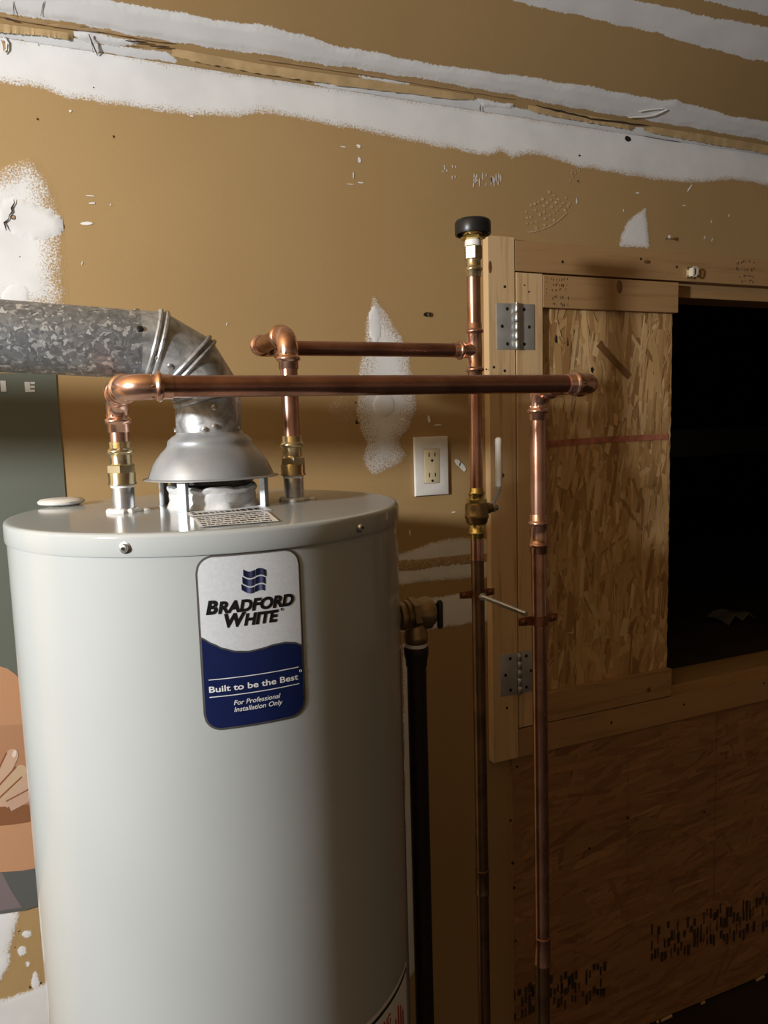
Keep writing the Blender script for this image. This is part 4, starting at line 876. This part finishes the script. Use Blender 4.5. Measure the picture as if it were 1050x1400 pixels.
# ------------------------------------------------------------------ poster
PO = thing('poster', 'dark green printed poster with bare limbs, pinned on the wall left of the tank', 'poster', (-.2, WALL, -.78))
YP = WALL-.0020
def sheet(name, pts, y, c, par, rough=None):
    bm = NB(); f = bm.faces.new([bm.verts.new((x, y, z)) for x, z in pts])
    if f.normal.y > 0: f.normal_flip()
    o = colour(emit(name, bm, PRINT, par, flat=True), c); return o
edge_ = [(-.0062+R_(-.0012, .0006), .094-.874*i/40) for i in range(41)]
bm = NB(); f = bm.faces.new([bm.verts.new((x, YP, z)) for x, z in ([(-.70, -.785), (-.70, .100)]+edge_)])
ext = bmesh.ops.extrude_face_region(bm, geom=[f]); bmesh.ops.translate(bm, verts=[v for v in ext['geom'] if isinstance(v, bmesh.types.BMVert)], vec=(0, .0009, 0))
colour(emit('sheet', bm, PRINT, PO, flat=True), (.125, .140, .115))
pp = lambda L: [(at(x, y, YP)[0], at(x, y, YP)[2]) for x, y in L]
def pprint(name, L, k, c, label=None):
    o = sheet(name, pp(L), YP-.0003*k, c, PO)
    if label: o['label'] = label
    return o
pprint('printed_limb', [(-60, 905), (0, 911), (10, 914), (20, 921), (32, 934), (50, 948), (70, 1000), (-60, 1005)], 1, (.50, .265, .145), 'tan bare limb in the print')
pprint('printed_limb', [(-60, 995), (30, 990), (60, 1010), (70, 1110), (-60, 1110)], 1.5, (.43, .225, .125))
pprint('printed_limb', [(-60, 1108), (28, 1101), (70, 1096), (75, 1130), (-60, 1138)], 2, (.24, .105, .048))
pprint('printed_limb', [(-60, 1134), (20, 1127), (75, 1118), (85, 1185), (40, 1190), (-60, 1200)], 2.5, (.52, .28, .155))
pprint('printed_cloth', [(-60, 1196), (30, 1190), (85, 1180), (90, 1225), (35, 1244), (-60, 1258)], 3, (.11, .115, .11))
pprint('printed_cloth', [(-60, 1196), (3, 1193), (14, 1215), (30, 1240), (-60, 1254)], 3.5, (.20, .165, .17))
FL = (.58, .37, .27)                                                    # a hand in the print, finger by finger
pprint('printed_hand', [(-60, 1068), (0, 1064), (14, 1072), (30, 1080), (36, 1096), (20, 1101), (-60, 1107)], 3, FL, 'paler hand in the print')
for a, b, wd in (((-2, 1072), (17, 1032), 17), ((-2, 1088), (29, 1054), 18), ((4, 1098), (36, 1068), 17), ((12, 1102), (42, 1086), 15)):
    t = np.array(b)-np.array(a); t = t/np.hypot(*t); n = np.array([-t[1], t[0]])*wd/2
    L = [np.array(a)+n, np.array(b)+n]+[np.array(b)+n*math.cos(q)+t*wd/2*math.sin(q) for q in np.linspace(.3, 2.84, 6)]+[np.array(b)-n, np.array(a)-n]
    pprint('printed_finger', [tuple(q) for q in L], 3.5+R_(0, .4), tuple(x*R_(.88, 1.08) for x in FL))
    L2 = [np.array(a)-n*.9, np.array(b)-n*.9, np.array(b)-n*1.15, np.array(a)-n*1.15]; pprint('printed_crease', [tuple(q) for q in L2], 4.2, (.26, .10, .05))
pprint('printed_nail', [(16, 1031), (20, 1024), (23, 1026), (22, 1033), (18, 1036)], 4.4, (.78, .62, .55))
LT = plain('poster_letter', (.60, .58, .54), .5)
def letter(rects):
    bm = NB()
    for x0, y0, x1, y1 in rects: a, b = at(x0, y1, YP), at(x1, y0, YP); box(bm, (a[0], YP-.0005, a[2]), (b[0], YP-.0001, b[2]))
    return bm
emit('printed_letter', letter([(34.5, 522, 40.5, 536)]+[(41.5, 522+h, 47.5, 525.2+h) for h in (0, 5.3, 10.6)]), LT, PO, flat=True)
emit('printed_letter', letter([(1.5, 520.5, 7.5, 535.5)]), LT, PO, flat=True)
emit('printed_letter', letter([(-30, 519, -24, 534), (-18, 519, -12, 534)]), LT, PO, flat=True)

# ------------------------------------------------------------------ inside the crawl space
p = at(965, 903, 1.9); 
bm = NB(); V_ = []; zf = OZ0-.018; cx = 1.93; cy = 1.75
g = [[bm.verts.new((cx+i*.03, cy+j*.03, zf+.02+.03*abs(math.sin(i*1.7+j*2.3))*(1 if 0 < i < 4 else .4))) for i in range(5)] for j in range(4)]
for j in range(3):
    for i in range(4): bm.faces.new((g[j][i], g[j][i+1], g[j+1][i+1], g[j+1][i]))
ext = bmesh.ops.extrude_face_region(bm, geom=list(bm.faces)); bmesh.ops.translate(bm, verts=[v for v in ext['geom'] if isinstance(v, bmesh.types.BMVert)], vec=(0, 0, -.004))
zz = min(v.co.z for v in bm.verts); bmesh.ops.translate(bm, verts=bm.verts, vec=(0, 0, OZ0-.0195-zz))
tag(emit('crumpled_plastic', bm, GREYP), 'crumpled pale plastic scrap on the floor inside the dark opening', 'scrap')
bm = NB(); box(bm, (2.2, 2.9, -.21), (6.4, 2.99, -.07), .004); lab(struct('trim_7', bm, GREYP), 'pale beam deep inside the crawl space')
